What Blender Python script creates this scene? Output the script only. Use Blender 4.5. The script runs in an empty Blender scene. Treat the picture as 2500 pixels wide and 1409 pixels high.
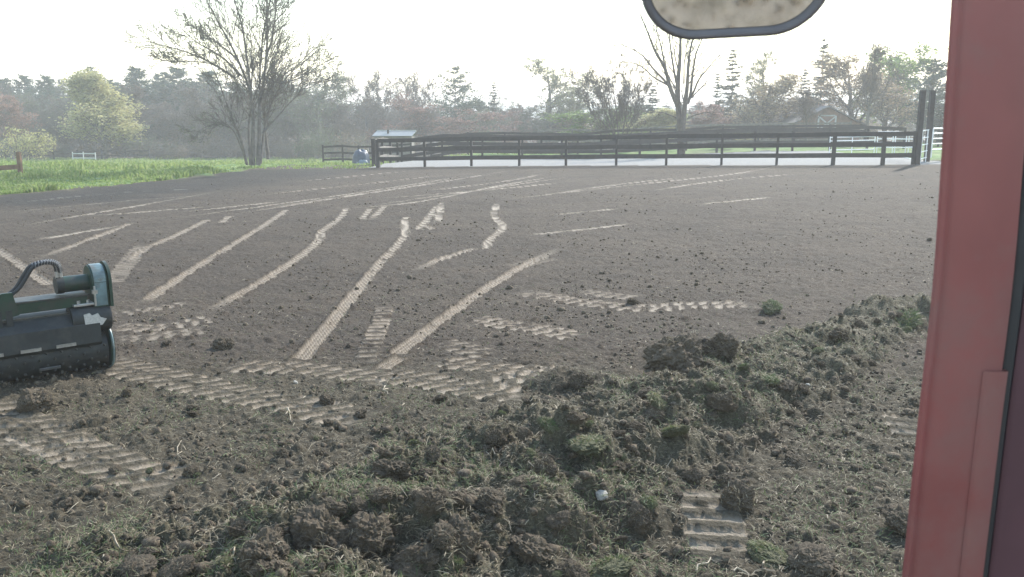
import bpy, bmesh, math, random
import numpy as np
from mathutils import Vector, Matrix, noise as mnoise

S = bpy.context.scene
COL = S.collection

# ------------------------------------------------------------------ camera, sky, sun, exposure
F = 2165.0                      # focal length in pixels of the 2500 px wide photograph
CAMZ, PITCH = 2.3, math.radians(11.1)
cam = bpy.data.cameras.new('camera')
cam.sensor_width = 36.0
cam.lens = 36.0 * F / 2500.0
cam.clip_start, cam.clip_end = 0.05, 4000
cam.dof.use_dof = True; cam.dof.focus_distance = 22.0; cam.dof.aperture_fstop = 14.0
camo = bpy.data.objects.new('camera', cam)
camo.location = (0, 0, CAMZ)
camo.rotation_euler = (math.pi / 2 - PITCH, 0, 0)
COL.objects.link(camo)
S.camera = camo

SUN_AZ, SUN_EL = math.radians(34), math.radians(36)     # azimuth from +Y (view direction) towards +X
w = bpy.data.worlds.new('World'); S.world = w; w.use_nodes = True
nt = w.node_tree
bg = nt.nodes['Background']
sky = nt.nodes.new('ShaderNodeTexSky')
sky.sky_type = 'NISHITA'; sky.sun_disc = False
sky.sun_elevation = SUN_EL; sky.sun_rotation = SUN_AZ
sky.air_density = 1.6; sky.dust_density = 0.3; sky.ozone_density = 1.0
nt.links.new(sky.outputs[0], bg.inputs[0]); bg.inputs[1].default_value = 0.15

sun = bpy.data.lights.new('sun', 'SUN'); sun.energy = 3.6; sun.angle = math.radians(0.6)
sun.color = (1.0, 0.95, 0.87)
suno = bpy.data.objects.new('sun', sun)
sd = Vector((math.sin(SUN_AZ) * math.cos(SUN_EL), math.cos(SUN_AZ) * math.cos(SUN_EL), math.sin(SUN_EL)))
suno.rotation_euler = sd.to_track_quat('Z', 'Y').to_euler()
suno.location = (20, 30, 60)
COL.objects.link(suno)
S.view_settings.view_transform = 'Standard'; S.view_settings.look = 'None'
S.view_settings.gamma = 1.0; S.view_settings.use_curve_mapping = False
S.view_settings.exposure = 1.38
S.cycles.volume_bounces = 1
S.cycles.max_bounces = 6
S.cycles.diffuse_bounces = 3
S.cycles.transparent_max_bounces = 8

# ------------------------------------------------------------------ helpers
CP, SP = math.cos(PITCH), math.sin(PITCH)
def ray(u, v):
    a = (u - 1250.0) / F; b = (704.5 - v) / F
    return np.array((a, CP + b * SP, -SP + b * CP))
def at(u, v, y):                                   # the point seen at pixel u, v standing y metres ahead
    d = ray(u, v); return np.array((0, 0, CAMZ)) + d * (y / d[1])
def sstep(a, b, x):
    t = np.clip((np.asarray(x, float) - a) / (b - a), 0, 1); return t * t * (3 - 2 * t)
def hbase(x, y):                                   # the lie of the land
    x = np.asarray(x, float); y = np.asarray(y, float)
    s = sstep(8, 40, y)
    z = s * (-0.19 + 0.02 * np.clip(x, -9, 22))
    y0 = 48 + 18 * sstep(-8, 0, x)
    dy = np.clip(y - y0, 0, None)
    z = z - (0.27 * np.exp(-((x - 5) / 7.0) ** 2) + 0.10 * sstep(10, 20, x)) * sstep(43, 52, y)
    return z - 3.9 * (1 - np.exp(-dy / 65.0))
def gpix(u, v):                                    # where the sight line through u, v meets the land
    d = ray(u, v); t = 6.0
    for _ in range(60):
        p = np.array((0, 0, CAMZ)) + d * t
        t += (p[2] - float(hbase(p[0], p[1]))) / max(1e-4, -d[2]) * 0.7
        t = min(max(t, 0.5), 300)
    return np.array((0, 0, CAMZ)) + d * t

def _h(ix, iy, seed):
    h = (ix.astype(np.int64) * 374761393 + iy.astype(np.int64) * 668265263 + seed * 1442695041) & 0xffffffff
    h = ((h ^ (h >> 13)) * 1274126177) & 0xffffffff
    h = (h ^ (h >> 16)) & 0xffff
    return h / 65535.0
def vnoise(x, y, seed=0):
    xi = np.floor(x); yi = np.floor(y); fx = x - xi; fy = y - yi
    fx = fx * fx * (3 - 2 * fx); fy = fy * fy * (3 - 2 * fy)
    a = _h(xi, yi, seed); b = _h(xi + 1, yi, seed); c = _h(xi, yi + 1, seed); d = _h(xi + 1, yi + 1, seed)
    return (a * (1 - fx) + b * fx) * (1 - fy) + (c * (1 - fx) + d * fx) * fy
def fbm(x, y, seed=0, oct=4, gain=0.5):
    s = 0; a = 1; t = 0
    c, sn = math.cos(0.6), math.sin(0.6)
    for k in range(oct):
        s = s + a * vnoise(x, y, seed + k * 17); t += a; a *= gain
        x, y = (c * x - sn * y) * 2.03 + 11.3, (sn * x + c * y) * 2.03 + 4.7
    return s / t

def build(name, V, quads=None, tris=None, smooth=False, attrs=None):
    me = bpy.data.meshes.new(name)
    V = np.asarray(V, np.float32).reshape(-1, 3)
    nq = 0 if quads is None else len(quads); ntr = 0 if tris is None else len(tris)
    me.vertices.add(len(V)); me.vertices.foreach_set('co', V.ravel())
    loops = []
    if nq: loops.append(np.asarray(quads, np.int32).ravel())
    if ntr: loops.append(np.asarray(tris, np.int32).ravel())
    loops = np.concatenate(loops)
    me.loops.add(len(loops)); me.loops.foreach_set('vertex_index', loops)
    st = np.concatenate([np.arange(nq) * 4, nq * 4 + np.arange(ntr) * 3]).astype(np.int32)
    me.polygons.add(nq + ntr); me.polygons.foreach_set('loop_start', st)
    if smooth: me.polygons.foreach_set('use_smooth', np.ones(nq + ntr, bool))
    me.update(calc_edges=True)
    for k, a in (attrs or {}).items():
        at_ = me.attributes.new(k, 'FLOAT', 'POINT'); at_.data.foreach_set('value', np.asarray(a, np.float32))
    return me
def link(name, me, mat=None, parent=None, loc=None, rot=None, scale=None):
    o = bpy.data.objects.new(name, me); COL.objects.link(o)
    if mat is not None and me is not None and not me.materials: me.materials.append(mat)
    if parent is not None: o.parent = parent
    if loc is not None: o.location = loc
    if rot is not None: o.rotation_euler = rot
    if scale is not None: o.scale = scale
    return o
def tag(o, label=None, cat=None, group=None, kind=None):
    if label: o['label'] = label
    if cat: o['category'] = cat
    if group: o['group'] = group
    if kind: o['kind'] = kind
    return o
def thing(name, label, cat, loc=(0, 0, 0), group=None, rotz=0.0):
    o = bpy.data.objects.new(name, None); COL.objects.link(o)
    o.location = loc; o.rotation_euler = (0, 0, rotz); o.empty_display_size = 0.2
    return tag(o, label, cat, group)

class MB:                                          # collects primitives into one mesh
    def __init__(s): s.bm = bmesh.new()
    def box(s, c, d, m=None, bevel=0.0):
        c = Vector(c)
        r = bmesh.ops.create_cube(s.bm, size=1.0)
        vs = r['verts']
        M = Matrix.Translation(c) @ (m if m else Matrix()) @ Matrix.Diagonal((*d, 1))
        bmesh.ops.transform(s.bm, matrix=M, verts=vs)
        if bevel > 0:
            es = {e for v in vs for e in v.link_edges}
            bmesh.ops.bevel(s.bm, geom=list(es), offset=bevel, segments=2, affect='EDGES', profile=0.6)
        return s
    def cyl(s, p0, p1, r0, r1=None, n=20, caps=True):
        p0, p1 = Vector(p0), Vector(p1); d = p1 - p0
        M = Matrix.Translation((p0 + p1) / 2) @ d.to_track_quat('Z', 'Y').to_matrix().to_4x4()
        bmesh.ops.create_cone(s.bm, cap_ends=caps, segments=n, radius1=r0, radius2=r0 if r1 is None else r1, depth=d.length, matrix=M)
        return s
    def tube(s, pts, r, n=10):
        pts = [Vector(p) for p in pts]; k = len(pts); rings = []
        for i, p in enumerate(pts):
            t = (pts[min(i + 1, k - 1)] - pts[max(i - 1, 0)]).normalized()
            a = t.cross(Vector((0.31, 0.2, 0.93)));  a = a if a.length > 0.05 else t.cross(Vector((1, 0, 0)))
            a.normalize(); b = t.cross(a); rr = float(r[i] if hasattr(r, '__len__') else r)
            rings.append([s.bm.verts.new(p + rr * (math.cos(q * 2 * math.pi / n) * a + math.sin(q * 2 * math.pi / n) * b)) for q in range(n)])
        for i in range(k - 1):
            for q in range(n):
                s.bm.faces.new((rings[i][q], rings[i][(q + 1) % n], rings[i + 1][(q + 1) % n], rings[i + 1][q]))
        s.bm.faces.new(rings[0][::-1]); s.bm.faces.new(rings[-1]); return s
    def extrude(s, outline, vec):                  # a closed outline of 3-D points pushed along vec
        a = [s.bm.verts.new(p) for p in outline]; b = [s.bm.verts.new(Vector(p) + Vector(vec)) for p in outline]
        n = len(a); s.bm.faces.new(a[::-1]); s.bm.faces.new(b)
        for i in range(n): s.bm.faces.new((a[i], a[(i + 1) % n], b[(i + 1) % n], b[i]))
        return s
    def mesh(s, name, smooth=False, ang=None):
        bmesh.ops.recalc_face_normals(s.bm, faces=s.bm.faces)
        me = bpy.data.meshes.new(name); s.bm.to_mesh(me); s.bm.free()
        if smooth:
            me.polygons.foreach_set('use_smooth', np.ones(len(me.polygons), bool))
            me.set_sharp_from_angle(angle=math.radians(ang or 35))
        return me

def tubes(P, R, sides):                            # a batch of tapering limbs: P (B, n, 3), R (B, n)
    B, n, _ = P.shape
    T = np.gradient(P, axis=1); T /= np.linalg.norm(T, axis=2, keepdims=True) + 1e-9
    ref = np.array((0.35, 0.23, 0.1)); A = np.cross(T, ref); A /= np.linalg.norm(A, axis=2, keepdims=True) + 1e-9
    Bv = np.cross(T, A)
    th = np.arange(sides) * 2 * math.pi / sides
    V = P[:, :, None, :] + R[:, :, None, None] * (np.cos(th)[None, None, :, None] * A[:, :, None, :] + np.sin(th)[None, None, :, None] * Bv[:, :, None, :])
    idx = np.arange(B * n * sides).reshape(B, n, sides)
    q = np.stack([idx[:, :-1, :], np.roll(idx[:, :-1, :], -1, 2), np.roll(idx[:, 1:, :], -1, 2), idx[:, 1:, :]], -1)
    return V.reshape(-1, 3), q.reshape(-1, 4)
def merge(parts):
    V, Q, off = [], [], 0
    for v, q in parts:
        V.append(v); Q.append(q + off); off += len(v)
    return np.concatenate(V), np.concatenate(Q)
def nrm(a): return a / (np.linalg.norm(a, axis=-1, keepdims=True) + 1e-9)
def spawn(rng, P, R, k, t0, t1, ang, length, n, up, wob, rr, lenfall=0.6):
    B, m, _ = P.shape
    bi = np.repeat(np.arange(B), k); N = len(bi)
    t = t0 + (t1 - t0) * ((np.tile(np.arange(k), B) + rng.random(N)) / k)
    f = t * (m - 1); i = np.minimum(f.astype(int), m - 2); f = (f - i)[:, None]
    p0 = P[bi, i] * (1 - f) + P[bi, i + 1] * f
    r0 = R[bi, i] * (1 - f[:, 0]) + R[bi, i + 1] * f[:, 0]
    T = nrm(P[bi, i + 1] - P[bi, i])
    rnd = rng.normal(size=(N, 3)); perp = nrm(rnd - (rnd * T).sum(1, keepdims=True) * T)
    a = np.radians(rng.uniform(ang[0], ang[1], N))[:, None]
    d = nrm(np.cos(a) * T + np.sin(a) * perp)
    plen = np.linalg.norm(np.diff(P, axis=1), axis=2).sum(1)[bi]
    L = length * plen * (1 - lenfall * (t - t0) / max(1e-6, 1 - t0)) * rng.uniform(0.7, 1.25, N)
    out = np.zeros((N, n, 3)); out[:, 0] = p0
    for j in range(1, n):
        d = nrm(d + np.array((0, 0, up)) / n + rng.normal(size=(N, 3)) * wob)
        out[:, j] = out[:, j - 1] + d * (L / (n - 1))[:, None]
    rs = np.minimum(r0 * 0.85, r0 * rr + 0.0)
    return out, rs[:, None] * np.linspace(1, 0.3, n)[None, :]
def quads_at(rng, C, size, flat=0.0, asp=0.6):     # leaf-sized rhombs
    N = len(C); n = rng.normal(size=(N, 3)); n[:, 2] *= (1 - flat)
    a = nrm(n); b = nrm(np.cross(a, rng.normal(size=(N, 3))))
    s = size * rng.uniform(0.6, 1.4, N)[:, None]
    V = np.stack([C - a * s, C - b * s * asp, C + a * s, C + b * s * asp], 1).reshape(-1, 3)
    return V, np.arange(N * 4).reshape(N, 4)

# ------------------------------------------------------------------ materials
def mat(name):
    m = bpy.data.materials.new(name); m.use_nodes = True
    return m, m.node_tree, m.node_tree.nodes['Principled BSDF'], m.node_tree.nodes['Material Output']
def N(t, typ, **kw):
    n = t.nodes.new(typ)
    for k, v in kw.items(): setattr(n, k, v)
    return n
def simple(name, col, rough=0.6, metal=0.0, var=0.25, scale=8.0, bump=0.0, spec=0.5, dust=None):
    m, t, b, o = mat(name)
    tc = N(t, 'ShaderNodeNewGeometry'); nz = N(t, 'ShaderNodeTexNoise'); nz.inputs['Scale'].default_value = scale; nz.inputs['Detail'].default_value = 5
    t.links.new(tc.outputs['Position'], nz.inputs['Vector'])
    r = N(t, 'ShaderNodeValToRGB'); r.color_ramp.elements[0].position = 0.3; r.color_ramp.elements[1].position = 0.72
    r.color_ramp.elements[0].color = (*[c * (1 - var) for c in col], 1); r.color_ramp.elements[1].color = (*[min(1, c * (1 + var)) for c in col], 1)
    t.links.new(nz.outputs['Fac'], r.inputs['Fac'])
    out = r.outputs['Color']
    if dust:
        n2 = N(t, 'ShaderNodeTexNoise'); n2.inputs['Scale'].default_value = scale * 0.6; n2.inputs['Detail'].default_value = 8; n2.inputs['Roughness'].default_value = 0.7
        t.links.new(tc.outputs['Position'], n2.inputs['Vector'])
        rr = N(t, 'ShaderNodeValToRGB'); rr.color_ramp.elements[0].position = 0.48; rr.color_ramp.elements[1].position = 0.68
        t.links.new(n2.outputs['Fac'], rr.inputs['Fac'])
        mx = N(t, 'ShaderNodeMix', data_type='RGBA'); t.links.new(rr.outputs['Color'], mx.inputs[0]); t.links.new(out, mx.inputs[6]); mx.inputs[7].default_value = (*dust, 1)
        out = mx.outputs[2]
    t.links.new(out, b.inputs['Base Color'])
    b.inputs['Roughness'].default_value = rough; b.inputs['Metallic'].default_value = metal; b.inputs['Specular IOR Level'].default_value = spec
    if bump:
        bp = N(t, 'ShaderNodeBump'); bp.inputs['Strength'].default_value = bump; bp.inputs['Distance'].default_value = 0.02
        n3 = N(t, 'ShaderNodeTexNoise'); n3.inputs['Scale'].default_value = scale * 4; n3.inputs['Detail'].default_value = 6
        t.links.new(tc.outputs['Position'], n3.inputs['Vector'])
        t.links.new(n3.outputs['Fac'], bp.inputs['Height']); t.links.new(bp.outputs['Normal'], b.inputs['Normal'])
    return m
def leafmat(name, cols, trans=0.45, scale=1.2):
    m, t, b, o = mat(name)
    g = N(t, 'ShaderNodeNewGeometry'); oi = N(t, 'ShaderNodeObjectInfo')
    r = N(t, 'ShaderNodeValToRGB')
    els = r.color_ramp.elements
    els[0].color = (*cols[0], 1); els[1].color = (*cols[-1], 1)
    for k, c in enumerate(cols[1:-1]):
        e = els.new((k + 1) / (len(cols) - 1)); e.color = (*c, 1)
    ad = N(t, 'ShaderNodeMath', operation='MULTIPLY_ADD'); t.links.new(g.outputs['Random Per Island'], ad.inputs[0]); ad.inputs[1].default_value = 0.6
    m2 = N(t, 'ShaderNodeMath', operation='MULTIPLY'); t.links.new(oi.outputs['Random'], m2.inputs[0]); m2.inputs[1].default_value = 0.4
    t.links.new(m2.outputs[0], ad.inputs[2]); t.links.new(ad.outputs[0], r.inputs['Fac'])
    t.links.new(r.outputs['Color'], b.inputs['Base Color']); b.inputs['Roughness'].default_value = 0.6; b.inputs['Specular IOR Level'].default_value = 0.25
    tr = N(t, 'ShaderNodeBsdfTranslucent'); t.links.new(r.outputs['Color'], tr.inputs['Color'])
    mx = N(t, 'ShaderNodeMixShader'); mx.inputs[0].default_value = trans
    t.links.new(b.outputs[0], mx.inputs[1]); t.links.new(tr.outputs[0], mx.inputs[2]); t.links.new(mx.outputs[0], o.inputs[0])
    return m

def ground_material():
    m, t, b, o = mat('soil_and_turf')
    g = N(t, 'ShaderNodeNewGeometry'); L = t.links.new
    def noise(sc, det=6, ro=0.6):
        n = N(t, 'ShaderNodeTexNoise'); n.inputs['Scale'].default_value = sc; n.inputs['Detail'].default_value = det; n.inputs['Roughness'].default_value = ro
        L(g.outputs['Position'], n.inputs['Vector']); return n.outputs['Fac']
    def ramp(f, stops):
        r = N(t, 'ShaderNodeValToRGB'); e = r.color_ramp.elements
        e[0].position, e[0].color = stops[0][0], (*stops[0][1], 1); e[1].position, e[1].color = stops[-1][0], (*stops[-1][1], 1)
        for p, c in stops[1:-1]:
            x = e.new(p); x.color = (*c, 1)
        L(f, r.inputs['Fac']); return r.outputs['Color']
    def attr(n):
        a = N(t, 'ShaderNodeAttribute'); a.attribute_name = n; return a.outputs['Fac']
    def mix(f, a, c, blend='MIX'):
        x = N(t, 'ShaderNodeMix', data_type='RGBA', blend_type=blend)
        L(f, x.inputs[0]) if not isinstance(f, float) else setattr(x.inputs[0], 'default_value', f)
        L(a, x.inputs[6]) if not isinstance(a, tuple) else setattr(x.inputs[6], 'default_value', (*a, 1))
        L(c, x.inputs[7]) if not isinstance(c, tuple) else setattr(x.inputs[7], 'default_value', (*c, 1))
        return x.outputs[2]
    def math_(op, a, c=None):
        x = N(t, 'ShaderNodeMath', operation=op)
        for k, q in enumerate((a, c)):
            if q is None: continue
            if isinstance(q, float): x.inputs[k].default_value = q
            else: L(q, x.inputs[k])
        return x.outputs[0]
    fine = ramp(noise(26, 10, 0.72), [(0.34, (0.030, 0.0208, 0.0145)), (0.52, (0.056, 0.0415, 0.029)), (0.68, (0.104, 0.080, 0.057))])
    patch = ramp(noise(0.35, 6, 0.65), [(0.3, (0.74, 0.72, 0.70)), (0.7, (1.2, 1.2, 1.18))])
    soil = mix(1.0, fine, patch, 'MULTIPLY')
    soil = mix(1.0, soil, ramp(noise(1.7, 7, 0.7), [(0.32, (0.80, 0.79, 0.78)), (0.68, (1.18, 1.17, 1.15))]), 'MULTIPLY')
    straw = ramp(noise(55, 6, 0.75), [(0.40, (0.055, 0.048, 0.031)), (0.56, (0.115, 0.104, 0.064)), (0.70, (0.21, 0.185, 0.12))])
    soil = mix(math_('MULTIPLY', attr('sod'), 0.75), soil, straw)
    packed = ramp(noise(14, 8, 0.65), [(0.3, (0.20, 0.160, 0.115)), (0.7, (0.33, 0.27, 0.20))])
    soil = mix(attr('pack'), soil, packed)
    litter = ramp(noise(6, 8, 0.7), [(0.35, (0.045, 0.034, 0.026)), (0.7, (0.11, 0.085, 0.06))])
    turf = ramp(noise(1.1, 8, 0.65), [(0.3, (0.07, 0.12, 0.03)), (0.5, (0.11, 0.18, 0.045)), (0.7, (0.19, 0.22, 0.09))])
    soil = mix(attr('grass'), soil, turf)
    soil = mix(attr('litter'), soil, litter)
    soil = mix(attr('damp_shade'), soil, mix(1.0, soil, (0.32, 0.34, 0.37), 'MULTIPLY'))  # darkens the soil colour for wet ground and for painted tree shade
    sand = ramp(noise(9, 8, 0.7), [(0.3, (0.19, 0.185, 0.175)), (0.7, (0.27, 0.265, 0.25))])
    soil = mix(attr('arena'), soil, sand)
    L(soil, b.inputs['Base Color'])
    ro = math_('MULTIPLY', attr('pack'), -0.3); L(math_('ADD', ro, 0.95), b.inputs['Roughness'])
    b.inputs['Specular IOR Level'].default_value = 0.3
    h1 = math_('MULTIPLY', noise(45, 9, 0.7), 0.5); h2 = noise(14, 8, 0.7)
    hh = math_('MULTIPLY', math_('ADD', h1, h2), math_('SUBTRACT', 1.0, math_('MULTIPLY', attr('pack'), 0.45)))
    bp = N(t, 'ShaderNodeBump'); bp.inputs['Strength'].default_value = 0.9; bp.inputs['Distance'].default_value = 0.05
    L(hh, bp.inputs['Height']); L(bp.outputs['Normal'], b.inputs['Normal'])
    return m
def clodmat(name, dark, light, straw, amt):
    m, t, b, o = mat(name); L = t.links.new
    g = N(t, 'ShaderNodeTexCoord'); oi = N(t, 'ShaderNodeObjectInfo')
    ad = N(t, 'ShaderNodeVectorMath', operation='ADD'); L(g.outputs['Object'], ad.inputs[0]); L(oi.outputs['Location'], ad.inputs[1])
    def nz(sc, det=8, ro=0.7):
        n = N(t, 'ShaderNodeTexNoise'); n.inputs['Scale'].default_value = sc; n.inputs['Detail'].default_value = det; n.inputs['Roughness'].default_value = ro
        L(ad.outputs[0], n.inputs['Vector']); return n.outputs['Fac']
    r = N(t, 'ShaderNodeValToRGB'); r.color_ramp.elements[0].position = .35; r.color_ramp.elements[1].position = .68
    r.color_ramp.elements[0].color = (*dark, 1); r.color_ramp.elements[1].color = (*light, 1)
    L(nz(24), r.inputs['Fac'])
    r2 = N(t, 'ShaderNodeValToRGB'); r2.color_ramp.elements[0].position = .56 - amt * .2; r2.color_ramp.elements[1].position = .66
    L(nz(70, 6, .75), r2.inputs['Fac'])
    mx = N(t, 'ShaderNodeMix', data_type='RGBA'); L(r2.outputs['Color'], mx.inputs[0]); L(r.outputs['Color'], mx.inputs[6]); mx.inputs[7].default_value = (*straw, 1)
    L(mx.outputs[2], b.inputs['Base Color']); b.inputs['Roughness'].default_value = 0.95; b.inputs['Specular IOR Level'].default_value = 0.2
    bp = N(t, 'ShaderNodeBump'); bp.inputs['Strength'].default_value = 0.6; bp.inputs['Distance'].default_value = 0.02
    L(nz(38, 9, .75), bp.inputs['Height']); L(bp.outputs['Normal'], b.inputs['Normal'])
    return m
M_ground = ground_material()
M_clod = clodmat('dark_soil_clod', (0.052, 0.039, 0.028), (0.118, 0.090, 0.065), (0.20, 0.165, 0.11), 0.3)
M_sod = clodmat('turf_sod', (0.056, 0.048, 0.032), (0.11, 0.098, 0.062), (0.16, 0.175, 0.085), 0.5)
M_stone = simple('pale_stone', (0.30, 0.275, 0.24), 0.8, var=0.2, scale=25, bump=0.4)
M_root = simple('pale_root', (0.29, 0.24, 0.175), 0.8, var=0.3, scale=20)
M_darkroot = simple('dark_root', (0.10, 0.075, 0.055), 0.85, var=0.3, scale=20)
M_bark = simple('grey_bark', (0.15, 0.13, 0.11), 0.9, var=0.35, scale=5, bump=0.5)
M_bark2 = simple('brown_bark', (0.10, 0.082, 0.066), 0.9, var=0.35, scale=5, bump=0.5)
M_twig = simple('twig_bark', (0.13, 0.11, 0.095), 0.9, var=0.25, scale=3)
M_twigpale = simple('pale_twig_bark', (0.25, 0.23, 0.19), 0.9, var=0.25, scale=3)
M_board = simple('dark_stained_board', (0.032, 0.027, 0.024), 0.8, var=0.35, scale=6, bump=0.3)
M_old_sunlit_board = simple('weathered_and_sunlit_board', (0.16, 0.145, 0.125), 0.85, var=0.35, scale=6, bump=0.3)  # weathered wood, also the painted sunlit tone of the paddock's left end
M_brownboard = simple('brown_board', (0.17, 0.10, 0.06), 0.8, var=0.3, scale=6, bump=0.3)
M_white = simple('white_paint', (0.55, 0.55, 0.53), 0.6, var=0.08, scale=4)
M_trim = simple('weathered_white_trim', (0.42, 0.42, 0.41), 0.7, var=0.2, scale=4)
M_galv = simple('galvanised_pipe', (0.78, 0.79, 0.80), 0.35, metal=0.25, var=0.1, scale=4)
M_roof = simple('grey_metal_roof', (0.17, 0.18, 0.18), 0.5, var=0.12, scale=3)
M_shingle = simple('grey_shingle', (0.13, 0.12, 0.115), 0.8, var=0.25, scale=5)
M_barn = simple('barn_board', (0.20, 0.12, 0.085), 0.85, var=0.3, scale=3)
M_dark = simple('dark_opening', (0.02, 0.02, 0.02), 0.9, var=0.2, scale=5)
M_tarp = simple('blue_tarpaulin', (0.03, 0.05, 0.085), 0.45, var=0.3, scale=4, bump=0.3)
M_tarp2 = simple('pale_tarpaulin', (0.16, 0.21, 0.25), 0.5, var=0.2, scale=4, bump=0.3)
M_green = simple('green_implement_paint', (0.006, 0.030, 0.016), 0.45, var=0.35, scale=9, dust=(0.032, 0.032, 0.027))
M_blackp = simple('black_implement_paint', (0.011, 0.014, 0.014), 0.6, var=0.4, scale=12, dust=(0.034, 0.032, 0.028))
M_rubber = simple('black_rubber', (0.02, 0.02, 0.021), 0.6, var=0.3, scale=15)
M_hosewrap = simple('hose_guard', (0.16, 0.16, 0.16), 0.4, var=0.3, scale=60)
M_steel = simple('worn_steel', (0.45, 0.45, 0.45), 0.35, metal=0.9, var=0.2, scale=30)
M_decal = simple('torn_pale_decal', (0.40, 0.385, 0.36), 0.6, var=0.2, scale=60)
M_worn = simple('dirty_dark_steel', (0.05, 0.05, 0.047), 0.55, metal=0.4, var=0.4, scale=25, dust=(0.10, 0.088, 0.07))
M_tan = simple('dusty_tan_tyre', (0.33, 0.27, 0.20), 0.85, var=0.25, scale=14)
M_caseblue = simple('pale_blue_guard', (0.11, 0.165, 0.175), 0.35, var=0.3, scale=12, dust=(0.10, 0.095, 0.08))
M_red = simple('orange_red_cab_paint', (0.235, 0.072, 0.068), 0.40, var=0.16, scale=7, dust=(0.21, 0.10, 0.092))
M_maroon = simple('dark_maroon_liner', (0.085, 0.035, 0.045), 0.6, var=0.15, scale=10)
M_seal = simple('black_seal', (0.025, 0.025, 0.028), 0.6, var=0.2, scale=20)
M_plastic = simple('grey_mirror_plastic', (0.17, 0.163, 0.178), 0.75, var=0.08, scale=40, bump=0.05)
M_mirror, _t, _b, _o = mat('mirror_silver'); _b.inputs['Metallic'].default_value = 1; _b.inputs['Roughness'].default_value = 0.03
_b.inputs['Base Color'].default_value = (0.88, 0.92, 0.95, 1)
_n = N(_t, 'ShaderNodeTexNoise'); _n.inputs['Scale'].default_value = 60; _n.inputs['Detail'].default_value = 6
_r = N(_t, 'ShaderNodeMapRange'); _r.inputs[3].default_value = 0.02; _r.inputs[4].default_value = 0.07
_t.links.new(_n.outputs['Fac'], _r.inputs[0]); _t.links.new(_r.outputs[0], _b.inputs['Roughness'])
M_blade = leafmat('spring_grass', [(0.11, 0.17, 0.045), (0.17, 0.24, 0.065), (0.24, 0.30, 0.10), (0.31, 0.31, 0.16)], 0.5)
M_sodgrass = leafmat('torn_grass', [(0.05, 0.085, 0.028), (0.085, 0.125, 0.045), (0.14, 0.145, 0.07), (0.25, 0.215, 0.13)], 0.35)
M_straw = leafmat('dry_straw', [(0.12, 0.095, 0.06), (0.21, 0.17, 0.11), (0.42, 0.37, 0.27)], 0.25)
M_lgrey = leafmat('young_grey_green_leaves', [(0.09, 0.10, 0.075), (0.14, 0.16, 0.10), (0.19, 0.21, 0.13)], 0.35)
M_lyel = leafmat('yellow_green_leaves', [(0.32, 0.30, 0.13), (0.44, 0.41, 0.20), (0.54, 0.50, 0.30)], 0.45)
M_lred = leafmat('red_buds', [(0.19, 0.115, 0.095), (0.26, 0.155, 0.125), (0.33, 0.21, 0.16)], 0.4)
M_lbrown = leafmat('bronze_buds', [(0.24, 0.17, 0.11), (0.32, 0.24, 0.15), (0.39, 0.33, 0.19)], 0.4)
M_lpale = leafmat('pale_new_leaves', [(0.20, 0.21, 0.12), (0.27, 0.28, 0.16), (0.35, 0.33, 0.21)], 0.4)
M_lgreen = leafmat('fresh_green_leaves', [(0.10, 0.17, 0.04), (0.17, 0.25, 0.06), (0.26, 0.31, 0.10)], 0.45)
M_needle = leafmat('blue_green_needles', [(0.028, 0.055, 0.035), (0.045, 0.080, 0.048), (0.065, 0.105, 0.06)], 0.2)
M_needle2 = leafmat('dark_spruce_needles', [(0.022, 0.042, 0.030), (0.035, 0.058, 0.038), (0.05, 0.075, 0.045)], 0.15)
M_twigmass = leafmat('grey_twig_mass', [(0.12, 0.092, 0.068), (0.17, 0.13, 0.095), (0.22, 0.175, 0.125)], 0.25)
M_darkbud = leafmat('dark_buds', [(0.06, 0.05, 0.045), (0.09, 0.075, 0.065), (0.12, 0.10, 0.085)], 0.2)
M_hill = simple('wooded_hill', (0.075, 0.085, 0.075), 0.95, var=0.25, scale=0.02)

# ------------------------------------------------------------------ the ground: one polar sheet
rng = np.random.default_rng(11)
radii = [0.35]
while radii[-1] < 3.4: radii.append(radii[-1] * 1.12)
while radii[-1] < 9.0: radii.append(radii[-1] * 1.0029)
while radii[-1] < 30: radii.append(radii[-1] * 1.0054)
while radii[-1] < 75: radii.append(radii[-1] * 1.010)
while radii[-1] < 1500: radii.append(radii[-1] * 1.07)
radii = np.array(radii)
th = np.concatenate([np.arange(-34, 32.01, 0.115), np.arange(35, 140, 3.0), np.arange(140, 225, 0.7), np.arange(226, 325.9, 3.0)])
th = np.radians(th)                                 # clockwise from +Y
NR, NT = len(radii), len(th)
RR, TT = np.meshgrid(radii, th, indexing='ij')
X = RR * np.sin(TT); Y = RR * np.cos(TT)
Z = hbase(X, Y)
DET = sstep(3.0, 3.6, RR) * (1 - sstep(20, 60, RR))
FRONT = (np.abs(np.where(TT > math.pi, TT - 2 * math.pi, TT)) < math.radians(38))
REAR = np.abs(TT - math.pi) < math.radians(48)

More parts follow.
